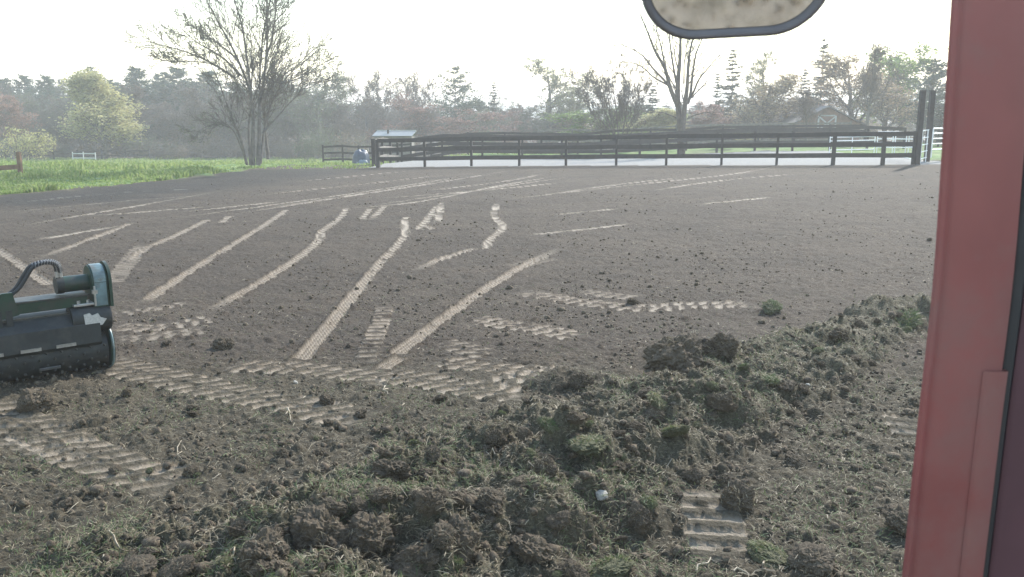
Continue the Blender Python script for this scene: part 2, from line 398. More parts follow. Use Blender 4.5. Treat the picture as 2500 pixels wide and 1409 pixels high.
# fence line of the paddock (from the posts) and the turf edge
POSTS_U = [920, 1035, 1150, 1268, 1383, 1507, 1630, 1766, 1902, 2041, 2163, 2247]
POSTS_D = [45.0, 44.8, 44.4, 43.9, 43.3, 42.6, 41.9, 41.1, 40.4, 39.7, 39.1, 38.8]
FP = [((u - 1250) / F * d / (CP + 0.19 * SP) , d) for u, d in zip(POSTS_U, POSTS_D)]
fpx = [p[0] for p in FP]; fpy = [p[1] for p in FP]
front_y = np.interp(X, fpx, fpy)
nb = fbm(X * 0.9, Y * 0.9, 5, 4) - 0.5
edge = np.interp(Y, [0, 26, 29, 33, 38, 44, 49, 52, 60], [-22, -17.3, -16.6, -15.2, -14.2, -13.1, -11.6, -9.4, -7.4]) + nb * 1.6
G1 = sstep(0.25, -0.25, X - edge) * (Y > 5)
back_y = 60.0
arena = ((X > -7.2) & (X < 26) & (Y > front_y - 0.05 + nb * 0.25) & (Y < 53.7 + 0.08 * (X + 7) + nb * 0.8)).astype(float)
G2 = sstep(53.9, 54.6, Y - 0.08 * (X + 7) + nb) * (X > -9)
G3 = ((X > 19.2) & (Y > 41.5 + nb)).astype(float)
arena *= (1 - ((X > 19.4) & (Y > 40)))
grass = np.clip(G1 + G2 + G3, 0, 1)
grass *= 1 - 0.4 * sstep(0.56, 0.66, fbm(X * 0.5, Y * 0.5, 31, 4))
thin = sstep(44, 47, Y) * sstep(-6.9, -7.4, X) * (1 - sstep(53, 56, Y)) * sstep(0.52, 0.6, fbm(X * 1.6, Y * 1.6, 9, 4)) * 0.7
grass = np.maximum(grass, thin)
litter = sstep(98, 104, Y + 2 * nb)
Z += np.where(grass > 0.3, (fbm(X * 0.7, Y * 0.7, 3, 4) - 0.5) * 0.35 * sstep(20, 40, RR) * (1 - arena), 0)
Z += arena * 0.02

# torn heap of sods
HP = np.array([gpix(u, v)[:2] for u, v in ((380, 1470), (760, 1390), (1060, 1260), (1330, 1130), (1580, 1030), (1800, 950), (2010, 860), (2200, 775), (2330, 745))])
HW = np.array([1.0, 1.15, 1.15, 1.05, 0.95, 0.85, 0.75, 0.6, 0.5])
def heap_mask(x, y):
    best = np.zeros_like(x)
    for i in range(len(HP) - 1):
        a, b = HP[i], HP[i + 1]; ab = b - a; L2 = ab @ ab
        t = np.clip(((x - a[0]) * ab[0] + (y - a[1]) * ab[1]) / L2, 0, 1)
        d = np.hypot(x - a[0] - t * ab[0], y - a[1] - t * ab[1]); wd = HW[i] * (1 - t) + HW[i + 1] * t
        best = np.maximum(best, 1 - d / wd)
    return np.clip(best, 0, 1)
HM = heap_mask(X, Y)
n1 = fbm(X * 1.7, Y * 1.7, 40, 4); n2 = fbm(X * 5, Y * 5, 41, 4); n3 = fbm(X * 15, Y * 15, 42, 4); n4 = fbm(X * 42, Y * 42, 43, 3)
ROUGH = 0.10 + 0.20 * sstep(9.2, 6.8, Y + 1.4 * (n1 - 0.5)) + 0.55 * sstep(0.05, 0.5, HM + 0.3 * (n1 - 0.5))
ROUGH *= FRONT | REAR
ROUGH = np.where(REAR, 0.3, ROUGH)
DET2 = DET * ROUGH
heap = sstep(0.0, 0.75, HM + 0.25 * (n1 - 0.5)) * sstep(3.0, 4.0, RR)
Z += heap * 0.09 * (0.6 + 0.8 * n1)
Z += DET2 * ((n2 - 0.5) * 0.16 + (n3 - 0.5) * 0.10 + (n4 - 0.5) * 0.045)
Z += DET * ((n2 - 0.5) * 0.02 + (n3 - 0.5) * 0.022 + (n4 - 0.5) * 0.014) * (1 - arena)
sod = np.clip(sstep(0.1, 0.55, HM) + 0.5 * sstep(8.8, 7.0, Y), 0, 1) * (FRONT | REAR)

# the ploughed-up hole and its bank, right of the middle
def bump(u, v, r, h, ex=1.0):
    global Z
    p = gpix(u, v); dx = (X - p[0]) / ex; dy = Y - p[1]
    d = np.hypot(dx, dy) * (1 + 0.5 * (n2 - 0.5)); Z = Z + 0.65 * h * np.clip(1 - (d / r) ** 2, 0, 1) ** 1.3
for q in ((1690, 870, 0.42, 0.30, 1.2), (1640, 890, 0.3, 0.15, 1.0), (1400, 935, 0.30, 0.20, 1.7), (2190, 785, 0.45, 0.24, 1.4), (1710, 885, 0.16, -0.18, 1.2),
          (1880, 765, 0.2, 0.10, 1.2), (880, 1330, 0.34, 0.26, 1.0), (700, 1370, 0.3, 0.24, 1.0), (1130, 1330, 0.32, 0.22, 1.2), (1330, 1310, 0.3, 0.22, 1.0),
          (1430, 1150, 0.3, 0.24, 1.1), (970, 1190, 0.22, 0.18, 1.2), (1200, 1120, 0.2, 0.15, 1.2), (1560, 1270, 0.25, 0.2, 1.0), (1740, 1010, 0.26, 0.18, 1.2),
          (1640, 1060, 0.2, 0.17, 1.2)):
    bump(*q)

# many sods thrown up in the heap: steep-sided lumps in the sheet itself
lump = np.zeros_like(Z)
def jrow(r): return np.searchsorted(radii, r)
thf_n = int((32.01 + 34) / 0.115) + 1
nl = 0
while nl < 3200:
    i = rng.integers(0, 9000); r = rng.uniform(3.7, 11) if rng.random() < 0.8 else rng.uniform(3.7, 14)
    a = math.radians(rng.uniform(-33, 31)); x, y = r * math.sin(a), r * math.cos(a)
    hm = float(heap_mask(np.array([x]), np.array([y]))[0])
    pr = 0.05 + 0.95 * min(1, hm * 1.9) + (0.10 if y < 7.6 else 0)
    if rng.random() > pr: continue
    nl += 1
    s = min(0.24, math.exp(rng.normal(-3.05, 0.45))) * (0.5 + 0.7 * min(1, hm * 2))
    i0, i1 = jrow(r - s * 1.6), jrow(r + s * 1.6); da = s * 1.6 / r
    j0, j1 = np.searchsorted(th[:thf_n], a - da), np.searchsorted(th[:thf_n], a + da)
    if i1 - i0 < 2 or j1 - j0 < 2: continue
    sx, sy = X[i0:i1, j0:j1] - x, Y[i0:i1, j0:j1] - y
    ca, sa = math.cos(rng.uniform(0, 6.3)), math.sin(rng.uniform(0, 6.3)); el = rng.uniform(0.7, 1.3)
    d = np.hypot((ca * sx + sa * sy) * el, (-sa * sx + ca * sy) / el) / s * (1 + 1.1 * (n3[i0:i1, j0:j1] - 0.5) + 0.7 * (n4[i0:i1, j0:j1] - 0.5))
    tilt = 1 + (sx * rng.normal() + sy * rng.normal()) / s * 0.35
    hgt = s * rng.uniform(0.3, 0.8) * np.clip(1 - d ** 3, 0, 1) ** 0.6 * np.clip(tilt, 0.2, 1.8)
    lump[i0:i1, j0:j1] = np.maximum(lump[i0:i1, j0:j1], hgt)
Z += lump * (1 + 0.6 * (n4 - 0.5))

# tyre marks pressed into the soil
pack = np.where(REAR & (RR > 1), 0.45 + 0.4 * sstep(0.35, 0.6, n3), 0.0)
damp_shade = sstep(0.0, 0.8, X - edge) * (1 - sstep(3.5, 8.0, X - edge + 4 * nb)) * sstep(22, 27, Y) * (1 - sstep(43, 46, Y)) * (0.6 + 0.8 * fbm(X * .6, Y * 1.4, 88, 3))  # moist soil and the tree's shade, painted together as one dark band
vis = np.where((FRONT & (RR > 3.6) & (RR < 62)).ravel())[0]
vx, vy = X.ravel()[vis], Y.ravel()[vis]
dz = np.zeros(len(vis)); pk = np.zeros(len(vis)); flat_ = np.zeros(len(vis)); cov = np.zeros(len(vis))
brk = fbm(vx * 7, vy * 7, 77, 4); brk2 = fbm(vx * 1.1, vy * 1.1, 78, 3)
def smooth_line(pts, k=2):
    p = np.array(pts, float)
    for _ in range(k):
        q = 0.75 * p[:-1] + 0.25 * p[1:]; r_ = 0.25 * p[:-1] + 0.75 * p[1:]
        p = np.concatenate([p[:1], np.stack([q, r_], 1).reshape(-1, 2), p[-1:]])
    return p
def track(px, half, kind, amt=1.0, fade=(0.0, 0.0)):
    P = smooth_line([gpix(u, v)[:2] for u, v in px])
    m0 = np.where((vx > P[:, 0].min() - half * 1.5) & (vx < P[:, 0].max() + half * 1.5) & (vy > P[:, 1].min() - half * 1.5) & (vy < P[:, 1].max() + half * 1.5))[0]
    if not len(m0): return
    bx, by = vx[m0], vy[m0]; bd = np.full(len(m0), 9.0); bs = np.zeros(len(m0)); bt = np.zeros(len(m0)); s0 = 0.0
    for i in range(len(P) - 1):
        a, b = P[i], P[i + 1]; ab = b - a; L = math.hypot(*ab)
        if L < 1e-5: continue
        tx, ty = ab / L
        s = np.clip((bx - a[0]) * tx + (by - a[1]) * ty, 0, L)
        ox, oy = bx - a[0] - s * tx, by - a[1] - s * ty; d = np.hypot(ox, oy)
        k = d < bd; bd[k] = d[k]; bs[k] = (s0 + s)[k]; bt[k] = (-ox * ty + oy * tx)[k]; s0 += L
    k = (bd < half * 1.35) & (bs > 2e-3) & (bs < s0 - 2e-3); m = m0[k]; s, tt = bs[k], bt[k] / (half * (0.8 + 0.45 * brk[m0[k]]))
    inside = sstep(1.03, 0.97, np.abs(tt)); f = np.ones(len(m))
    if fade[0]: f *= sstep(0, fade[0] * s0, s)
    if fade[1]: f *= sstep(0, fade[1] * s0, s0 - s)
    worn = sstep(0.14, 0.34, brk[m]) * amt * f; cov[m] = np.maximum(cov[m], inside * f)
    if kind in ('lug', 'ladder'):                  # prints die out raggedly at both ends and are half buried here and there
        f = f * sstep(0, 0.10 * s0, s + 0.25 * (brk[m] - 0.5)) * sstep(0, 0.10 * s0, s0 - s + 0.25 * (brk[m] - 0.5))
        worn = amt * f * sstep(0.19, 0.38, brk[m]) * 0.95
    if kind == 'lug':
        ph = (s - tt * half * 0.62) / 0.165 + np.where(tt > 0, 0.5, 0); fr = ph - np.floor(ph)
        w_ = 0.44 + 0.22 * vnoise(np.floor(ph) * 1.37 + np.where(tt > 0, 50, 0), s * 0 + len(P), 3)
        bar = sstep(0.03, 0.10, fr) * sstep(w_ + 0.07, w_, fr) * sstep(0.03, 0.10, np.abs(tt)) * inside
        dz[m] += (-0.010 * bar + 0.017 * (1 - bar) * inside) * f * amt; flat_[m] = np.maximum(flat_[m], bar * f); pk[m] = np.maximum(pk[m], bar * worn)
    elif kind == 'ladder':
        ph = s / 0.17; fr = ph - np.floor(ph); bar = sstep(0.05, 0.15, fr) * sstep(0.68, 0.58, fr) * inside
        dz[m] += (-0.008 * bar + 0.022 * (1 - bar) * inside) * f * amt; flat_[m] = np.maximum(flat_[m], bar * f); pk[m] = np.maximum(pk[m], bar * worn)
    elif kind == 'rib':
        zz = np.abs(((s / 0.10) % 1.0) - 0.5) * 0.22
        gr = 0.5 + 0.5 * np.cos((tt + zz) * math.pi * 3.9)
        cross = 0.75 + 0.25 * np.cos(s * 2 * math.pi / 0.10)
        dz[m] += (-0.024 + 0.026 * gr * cross) * inside * f + 0.022 * sstep(0.9, 1.05, np.abs(tt)) * sstep(1.32, 1.1, np.abs(tt)) * f
        flat_[m] = np.maximum(flat_[m], inside * f); pk[m] = np.maximum(pk[m], inside * worn * (1.0 - 0.85 * gr))
    elif kind == 'comb':
        bar = (0.5 + 0.5 * np.cos(s * 2 * math.pi / 0.14)) * inside
        dz[m] += -0.02 * bar * f; pk[m] = np.maximum(pk[m], bar * worn * 0.8)
    else:                                          # a faint pale streak
        q = inside * f * (0.25 + 0.75 * worn) * (0.35 + 0.65 * sstep(0.3, 0.6, brk2[m])); dz[m] += -0.012 * inside * f; pk[m] = np.maximum(pk[m], q * 0.85)
for px, fd in (([(735, 880), (850, 740), (930, 640), (975, 595), (993, 570), (985, 550), (992, 530)], (0, 0)), ([(972, 862), (1080, 780), (1200, 695), (1310, 630), (1392, 598)], (0, 0.3)),
               ([(480, 775), (640, 690), (755, 612), (785, 580), (780, 567), (830, 535), (848, 508)], (0.1, 0)), ([(345, 742), (500, 640), (640, 555), (700, 513)], (0.05, 0)),
               ([(310, 650), (345, 610), (420, 580), (508, 537)], (0.2, 0)), ([(60, 642), (180, 600), (332, 542)], (0.4, 0.1)), ([(-20, 600), (40, 640), (120, 695)], (0, 0)),
               ([(1188, 606), (1192, 586), (1236, 555), (1203, 530), (1213, 497)], (0, 0)), ([(995, 668), (1080, 630), (1165, 604)], (0.5, 0.1)),
               ([(1022, 560), (1040, 540), (1068, 503)], (0, 0)), ([(1068, 548), (1078, 494)], (0.3, 0)), ([(1055, 560), (1035, 550), (1020, 556)], (0, 0)),
               ([(882, 538), (906, 508)], (0.3, 0)), ([(905, 538), (942, 502)], (0.4, 0)), ([(540, 545), (560, 528)], (0.2, 0)), ([(930, 900), (985, 872)], (0.2, 0))):
    track(px, 0.085, 'rib', 1.0, fd)
for px, hw, am in (([(-60, 985), (130, 1075), (300, 1150), (450, 1180)], 0.27, 0.9), ([(-60, 1030), (60, 1085), (200, 1130)], 0.15, 0.5), ([(250, 885), (480, 940), (700, 985), (900, 1025)], 0.27, 1.0),
                   ([(560, 893), (720, 898), (880, 915), (960, 935)], 0.22, 0.8),
                   ([(930, 915), (1080, 935), (1200, 960), (1280, 962)], 0.26, 1.0), ([(1060, 880), (1200, 900), (1400, 912)], 0.22, 0.9), ([(1080, 835), (1190, 865)], 0.2, 0.7),
                   ([(1160, 780), (1280, 798), (1420, 822)], 0.24, 0.9), ([(1265, 712), (1400, 735), (1560, 755), (1700, 745), (1840, 742)], 0.24, 0.8), ([(1420, 712), (1560, 728)], 0.2, 0.6),
                   ([(285, 800), (400, 800), (520, 775)], 0.22, 0.8), ([(280, 770), (460, 738)], 0.14, 0.6), ([(290, 830), (500, 805)], 0.2, 0.6), ([(1180, 940), (1400, 900)], 0.18, 0.8)):
    track(px, hw * 0.78, 'lug', am)
track([(888, 888), (925, 800), (940, 748)], 0.10, 'ladder', 1.0)
track([(1725, 1200), (1745, 1290), (1770, 1370)], 0.17, 'ladder', 0.8)
track([(2205, 1015), (2235, 1070)], 0.14, 'ladder', 1.0)
track([(275, 690), (345, 600)], 0.14, 'comb', 0.9); track([(1255, 650), (1345, 628)], 0.2, 'comb', 0.5)
for px in ([(0, 560), (350, 500), (560, 462)], [(330, 545), (760, 487), (1160, 425)], [(560, 520), (900, 470), (1270, 412)], [(520, 530), (1000, 455), (1130, 440)], [(850, 510), (1120, 470), (1430, 425)],
           [(720, 515), (1000, 500), (1200, 455), (1390, 425)], [(1150, 497), (1500, 455), (1800, 425), (1900, 405)], [(1260, 575), (1430, 560), (1560, 543)], [(1340, 525), (1520, 508)],
           [(1690, 500), (1900, 480)], [(60, 590), (330, 545)], [(0, 500), (260, 470), (560, 458)], [(700, 445), (1020, 415)], [(1560, 470), (1750, 440), (2000, 420)],
           [(820, 490), (1130, 470), (1420, 440)], [(600, 480), (830, 455), (1100, 425)], [(1300, 480), (1500, 450), (1700, 430)], [(180, 530), (560, 500)], [(1000, 470), (1260, 440), (1340, 420)],
           [(0, 520), (300, 490), (520, 475)], [(420, 520), (700, 490)]):
    track(px, 0.065, 'streak', 1.0, (0.25, 0.25))
zr = Z.ravel(); pr = pack.ravel()
base_v = hbase(vx, vy); rough_part = zr[vis] - base_v
keep = np.clip(heap.ravel()[vis] * 1.3, 0, 1)
zr[vis] = base_v + rough_part * (1 - np.maximum(0.85 * flat_, 0.7 * cov) * (1 - keep)) + dz * (1 - 0.6 * keep)
pr[vis] = pk * (1 - 0.75 * keep)
Z = zr.reshape(Z.shape); pack = pr.reshape(Z.shape); COV = np.zeros(Z.size); COV[vis] = cov; COV = COV.reshape(Z.shape)

V = np.concatenate([np.stack([X, Y, Z], -1).reshape(-1, 3), [[0, 0, 0]]])
idx = np.arange(NR * NT).reshape(NR, NT); nx = np.roll(idx, -1, 1)
Q = np.stack([idx[:-1], nx[:-1], nx[1:], idx[1:]], -1).reshape(-1, 4)[:, ::-1]
T3 = np.stack([np.full(NT, NR * NT), idx[0], nx[0]], -1)[:, ::-1]
pad = lambda a: np.append(a.ravel(), 0)
gme = build('ground', V, Q, T3, True, dict(pack=pad(pack), grass=pad(grass * (1 - arena)), sod=pad(sod), arena=pad(arena), litter=pad(litter), damp_shade=pad(np.clip(damp_shade, 0, 1))))
tag(link('ground', gme, M_ground), kind='structure')

def gz(x, y):                                       # height of the finished sheet
    x = np.atleast_1d(np.asarray(x, float)); y = np.atleast_1d(np.asarray(y, float))
    r = np.clip(np.hypot(x, y), radii[0], radii[-1] * 0.999); a = np.mod(np.arctan2(x, y), 2 * math.pi)
    ths = np.where(th < 0, th + 2 * math.pi, th); o = np.argsort(ths)
    fi = np.interp(r, radii, np.arange(NR)); i = np.minimum(fi.astype(int), NR - 2); f = fi - i
    jj = np.searchsorted(ths[o], a) % NT; j1 = o[jj]; j0 = o[(jj - 1) % NT]
    a0, a1 = ths[j0], ths[j1]; span = np.mod(a1 - a0, 2 * math.pi); g = np.where(span > 1e-6, np.mod(a - a0, 2 * math.pi) / np.maximum(span, 1e-6), 0)
    z0 = Z[i, j0] * (1 - g) + Z[i, j1] * g; z1 = Z[i + 1, j0] * (1 - g) + Z[i + 1, j1] * g
    return z0 * (1 - f) + z1 * f
def gz1(x, y): return float(gz(x, y)[0])
def spot(u, v):                                     # the sight line met with the finished sheet
    d = ray(u, v); t0 = 2.5; p = None
    ts = np.exp(np.linspace(math.log(3.0), math.log(120), 1500)); P = np.array((0, 0, CAMZ)) + d * ts[:, None]
    below = P[:, 2] < gz(P[:, 0], P[:, 1]); k = int(np.argmax(below)) if below.any() else len(ts) - 1
    return P[k]

# ------------------------------------------------------------------ far hills
hx = np.linspace(-1300, 1300, 130); rows = []
for k, (yy, f) in enumerate(((820, 0.0), (860, 0.75), (910, 1.0), (1000, 1.0), (1080, 0.0))):
    prof = 12 + 8 * fbm(hx / 160, hx * 0, 90, 4) + 12 * np.exp(-((hx - 430) / 150) ** 2) - 2 * np.exp(-((hx + 100) / 200) ** 2) + (fbm(hx / 14, hx * 0 + k, 92, 2) - 0.5) * 1.6
    rows.append(np.stack([hx, np.full_like(hx, yy), -5.0 + f * prof], -1))
HV = np.concatenate(rows); n = len(hx); ii = np.arange(n - 1)
HQ = np.concatenate([np.stack([k * n + ii, k * n + ii + 1, (k + 1) * n + ii + 1, (k + 1) * n + ii], -1) for k in range(4)])
tag(link('hills', build('hills', HV, HQ, None, True), M_hill), kind='structure')

# ------------------------------------------------------------------ haze
hb = MB(); hb.box((0, 0, 13.5), (3200, 3200, 40)); hme = hb.mesh('haze')
M_haze = bpy.data.materials.new('haze_air'); M_haze.use_nodes = True
ht = M_haze.node_tree; ht.nodes.remove(ht.nodes['Principled BSDF'])
pv = ht.nodes.new('ShaderNodeVolumePrincipled'); pv.inputs['Density'].default_value = 0.0017; pv.inputs['Color'].default_value = (0.97, 0.97, 0.96, 1); pv.inputs['Anisotropy'].default_value = 0.2
ht.links.new(pv.outputs[0], ht.nodes['Material Output'].inputs['Volume'])
tag(link('haze', hme, M_haze), kind='stuff')

# ------------------------------------------------------------------ trees: kinds
def deciduous(seed, H=10, fork=0.3, spread=0.55, nl=16, k2=6, k3=5, k4=3, leaf=None, up=0.5, ang=(28, 60), stems=1, rtrunk=0.017, fall=0.45, twig=0.006, spreadstem=0.25):
    g = np.random.default_rng(seed)
    n = 9; P = np.zeros((stems, n, 3)); d = np.tile((0.0, 0.0, 1.0), (stems, 1))
    if stems > 1:
        aa = np.arange(stems) * 2 * math.pi / stems + g.random(stems); d = nrm(np.stack([np.cos(aa) * spreadstem, np.sin(aa) * spreadstem, np.ones(stems)], -1))
    L = H * (0.86 if stems == 1 else 0.8) * g.uniform(0.85, 1.0, stems)
    for j in range(1, n):
        P[:, j] = P[:, j - 1] + d * (L / (n - 1))[:, None]; d = nrm(d + g.normal(size=(stems, 3)) * 0.045 * (1, 1, 0.2))
    R = (H * rtrunk / stems ** 0.4) * np.linspace(1, 0.16, n)[None, :] * np.ones((stems, 1)); R[:, 0] *= 1.3
    l1, r1 = spawn(g, P, R, nl, fork, 0.98, ang, spread, 7, up, 0.10, 0.5, fall)
    l2, r2 = spawn(g, l1, r1, k2, 0.2, 1.0, (25, 60), 0.5, 5, up * 0.6, 0.13, 0.6, 0.5)
    l3, r3 = spawn(g, l2, r2, k3, 0.2, 1.0, (25, 60), 0.55, 4, up * 0.4, 0.16, 0.65, 0.4)
    r2 = np.maximum(r2, H * 0.0020); r3 = np.maximum(r3, H * 0.0015)
    trunk = merge([tubes(P, R, 9), tubes(l1, np.maximum(r1, H * 0.0015), 6)])
    tw = [tubes(l2, r2, 4), tubes(l3, r3, 3)]
    tips = l3
    if k4:
        l4, r4 = spawn(g, l3, r3, k4, 0.2, 1.0, (20, 55), 0.6, 3, up * 0.3, 0.15, 0.7, 0.3); r4 = np.maximum(r4, H * twig * 0.2)
        tw.append(tubes(l4, r4, 3)); tips = l4
    out = dict(H=max(P[:, -1, 2].max(), l2[..., 2].max()), parts=[('trunk', build('trunk', *trunk, smooth=True)), ('crown', build('crown', *merge(tw)))])
    if leaf:
        cnt, size, jit = leaf
        pts = tips.reshape(-1, 3); C = pts[g.integers(0, len(pts), cnt)] + g.normal(size=(cnt, 3)) * jit
        out['parts'].append(('leaves', build('leaves', *quads_at(g, C, size))))
    allp = l3.reshape(-1, 3); out['W'] = float(np.percentile(allp[:, 0], 97) - np.percentile(allp[:, 0], 3))
    return out
def conifer(seed, H=12, kind='pine', nw=16, per=5, W=0.22, clump=26, size=0.16, bare=0.18, gap=0.0):
    g = np.random.default_rng(seed); n = 8
    P = np.zeros((1, n, 3)); P[0, :, 2] = np.linspace(0, H, n); P[0, :, :2] += g.normal(size=(n, 2)) * 0.012 * H * np.linspace(0, 1, n)[:, None] * 0.5
    R = H * 0.014 * np.linspace(1, 0.08, n)[None, :]
    br, C = [], []
    for wv in range(nw):
        t = bare + (0.985 - bare) * (wv + g.random() * 0.6) / nw
        if kind == 'pine': Lw = W * H * (0.35 + 0.9 * math.sin(min(1, (1 - t) / (1 - bare) * 1.15 + 0.12) * math.pi * 0.62)) * (1 - t) ** 0.35
        else: Lw = W * H * (1 - t) ** 0.85 + 0.02 * H
        for b in range(per + (g.random() < 0.4)):
            if g.random() < gap: continue
            a = g.uniform(0, 6.283); L = Lw * g.uniform(0.55, 1.25)
            dz_ = g.uniform(0.05, 0.55) if kind == 'pine' else g.uniform(-0.35, 0.05)
            p = np.array([np.interp(t * H, P[0, :, 2], P[0, :, 0]), np.interp(t * H, P[0, :, 2], P[0, :, 1]), t * H]); pts = [p]
            for j in range(1, 5):
                dz_ += 0.05 if kind == 'pine' else 0.10
                p = p + np.array((math.cos(a), math.sin(a), dz_)) * (L / 4); pts.append(p)
                a += g.normal() * 0.12
            pts = np.array(pts); br.append(pts)
            m = max(4, int(clump * L / (W * H)))
            tt = g.uniform(0.25 if kind == 'pine' else 0.08, 1.05, m) * 4; i = np.minimum(tt.astype(int), 3)
            c = pts[i] + (pts[np.minimum(i + 1, 4)] - pts[i]) * (tt - i)[:, None]
            side = g.normal(size=(m, 3)) * L * (0.13 if kind == 'pine' else 0.10); side[:, 2] = side[:, 2] * 0.45 + (0.02 * H * 0.3 if kind == 'pine' else -0.006 * H)
            C.append(c + side)
    br = np.array(br); rb = np.linspace(1, 0.3, 5)[None, :] * H * 0.0035 * np.ones((len(br), 1))
    C = np.concatenate(C)
    return dict(H=H, W=2 * W * H * 0.95, parts=[('trunk', build('trunk', *merge([tubes(P, R, 7), tubes(br, rb, 4)]), smooth=True)), ('crown', build('crown', *quads_at(g, C, size, 0.45, 0.35)))])
def shrub(seed, H=3, leafn=900, size=0.07, stems=9):
    g = np.random.default_rng(seed); n = 5; P = np.zeros((stems, n, 3)); a = g.uniform(0, 6.28, stems); d = nrm(np.stack([np.cos(a) * .7, np.sin(a) * .7, np.ones(stems)], -1))
    P[:, 0, :2] = g.normal(size=(stems, 2)) * 0.2
    for j in range(1, n):
        P[:, j] = P[:, j - 1] + d * H / (n - 1) * g.uniform(0.6, 1.1, (stems, 1)); d = nrm(d + g.normal(size=(stems, 3)) * 0.2)
    R = np.linspace(0.03, 0.01, n)[None, :] * np.ones((stems, 1)) * H / 3
    l1, r1 = spawn(g, P, R, 8, 0.2, 1, (25, 65), 0.5, 4, 0.3, 0.2, 0.6); l2, r2 = spawn(g, l1, r1, 5, 0.2, 1, (25, 60), 0.6, 3, 0.2, 0.2, 0.7)
    pts = l2.reshape(-1, 3); C = pts[g.integers(0, len(pts), leafn)] + g.normal(size=(leafn, 3)) * 0.06 * H
    return dict(H=H, W=H * 1.3, parts=[('stem', build('stem', *merge([tubes(P, R, 4), tubes(l1, np.maximum(r1, .006), 3), tubes(l2, np.maximum(r2, .005), 3)]))), ('leaves', build('leaves', *quads_at(g, C, size)))])
def dress(pr, *mats):
    for (nm, me), m in zip(pr['parts'], mats):
        if not me.materials: me.materials.append(m)
    return pr
K = {}
K['bare'] = dress(deciduous(1, 11, 0.25, 0.42, 20, 7, 5, 3, leaf=(3000, 0.055, 0.05)), M_bark, M_twig, M_twigmass)
K['bare2'] = dress(deciduous(2, 12, 0.3, 0.36, 20, 7, 5, 3, up=0.8, ang=(20, 45), leaf=(3000, 0.055, 0.05)), M_bark, M_twig, M_twigmass)
K['bare3'] = dress(deciduous(3, 10, 0.3, 0.5, 16, 7, 5, 3, leaf=(1500, 0.07, 0.1)), M_bark2, M_twig, M_lgrey)
K['round'] = dress(deciduous(4, 9, 0.1, 0.42, 15, 7, 5, 3, up=0.6, stems=3, spreadstem=0.22, leaf=(5000, 0.06, 0.08)), M_bark, M_twig, M_twigmass)
K['vase'] = dress(deciduous(5, 9, 0.14, 0.42, 9, 6, 5, 2, up=0.7, stems=7, spreadstem=0.5, ang=(15, 45), leaf=(7000, 0.05, 0.07)), M_bark2, M_twig, M_darkbud)
K['grey'] = dress(deciduous(6, 11, 0.15, 0.42, 18, 6, 5, 2, leaf=(4200, 0.085, 0.15)), M_bark, M_twig, M_lgrey)
K['yellow'] = dress(deciduous(7, 10, 0.10, 0.40, 30, 7, 5, 2, leaf=(17000, 0.10, 0.26), up=0.9, ang=(25, 60), fall=0.6), M_bark2, M_twig, M_lyel)
K['red'] = dress(deciduous(8, 8, 0.15, 0.48, 18, 6, 5, 2, leaf=(5200, 0.075, 0.14)), M_bark, M_twig, M_lred)
K['bronze'] = dress(deciduous(9, 9, 0.12, 0.42, 18, 6, 5, 2, leaf=(4600, 0.07, 0.14), up=0.7, ang=(20, 50)), M_bark2, M_twig, M_lbrown)
K['pale'] = dress(deciduous(10, 11, 0.2, 0.34, 18, 6, 5, 2, leaf=(3200, 0.075, 0.10), up=0.8, ang=(20, 48)), M_bark, M_twigpale, M_lpale)
K['fresh'] = dress(deciduous(12, 9, 0.15, 0.45, 18, 6, 5, 2, leaf=(6000, 0.085, 0.16)), M_bark, M_twig, M_lgreen)
K['pine'] = dress(conifer(21, 13, 'pine', 19, 6, 0.23, 95, 0.20, 0.2), M_bark2, M_needle)
K['pine2'] = dress(conifer(22, 14, 'pine', 25, 7, 0.22, 100, 0.21, 0.1), M_bark2, M_needle)
K['pineopen'] = dress(conifer(23, 13, 'pine', 15, 5, 0.27, 110, 0.17, 0.24, 0.1), M_bark2, M_needle)
K['spruce'] = dress(conifer(24, 13, 'spruce', 27, 7, 0.20, 75, 0.16, 0.06, 0.05), M_bark2, M_needle2)
K['spruceopen'] = dress(conifer(25, 13, 'spruce', 24, 6, 0.23, 60, 0.17, 0.1, 0.15), M_bark2, M_needle2)
K['shrub'] = dress(shrub(31, 3, 900, 0.075), M_bark, M_twigmass)
K['shrub2'] = dress(shrub(32, 3, 1400, 0.075), M_bark, M_lgrey)
K['shrubred'] = dress(shrub(33, 3, 1400, 0.075), M_bark, M_lred)
K['shrubyel'] = dress(shrub(34, 3, 1600, 0.075), M_bark, M_lyel)
NAMES = dict(bare='bare_tree', bare2='bare_tree', bare3='budding_tree', round='bare_tree', vase='bare_tree', grey='budding_tree', yellow='maple_tree', red='maple_tree', bronze='budding_tree', pale='budding_tree',
             fresh='leafy_tree', pine='pine_tree', pine2='pine_tree', pineopen='pine_tree', spruce='spruce_tree', spruceopen='spruce_tree', shrub='shrub', shrub2='shrub', shrubred='shrub', shrubyel='shrub')
ORD = ['', 'second ', 'third ', 'fourth ', 'fifth ', 'sixth ', 'seventh ', 'eighth ', 'ninth ', 'tenth ', 'eleventh ', 'twelfth ']
MARKS = [(-200, 'left edge'), (255, 'yellow-green maple'), (625, 'many-stemmed tree'), (960, 'shed roof'), (1112, 'open white pine'), (1338, 'tall pale tree'), (1512, 'fanned bare tree'), (1663, 'tall forked tree'),
         (1868, 'two-topped thin tree'), (2000, 'barn'), (2118, 'straight bare trunk'), (2260, 'tall gate posts'), (2600, 'red pillar')]
_seen = {}
def between(desc, u):
    k = max(i for i, m_ in enumerate(MARKS[:-1]) if m_[0] <= u); key = (desc, k); q = _seen.get(key, 0); _seen[key] = q + 1
    return ('%s%s right of the %s, before the %s' % (ORD[q] if q < len(ORD) else str(q + 1) + 'th ', desc, MARKS[k][1], MARKS[k + 1][1])).strip()
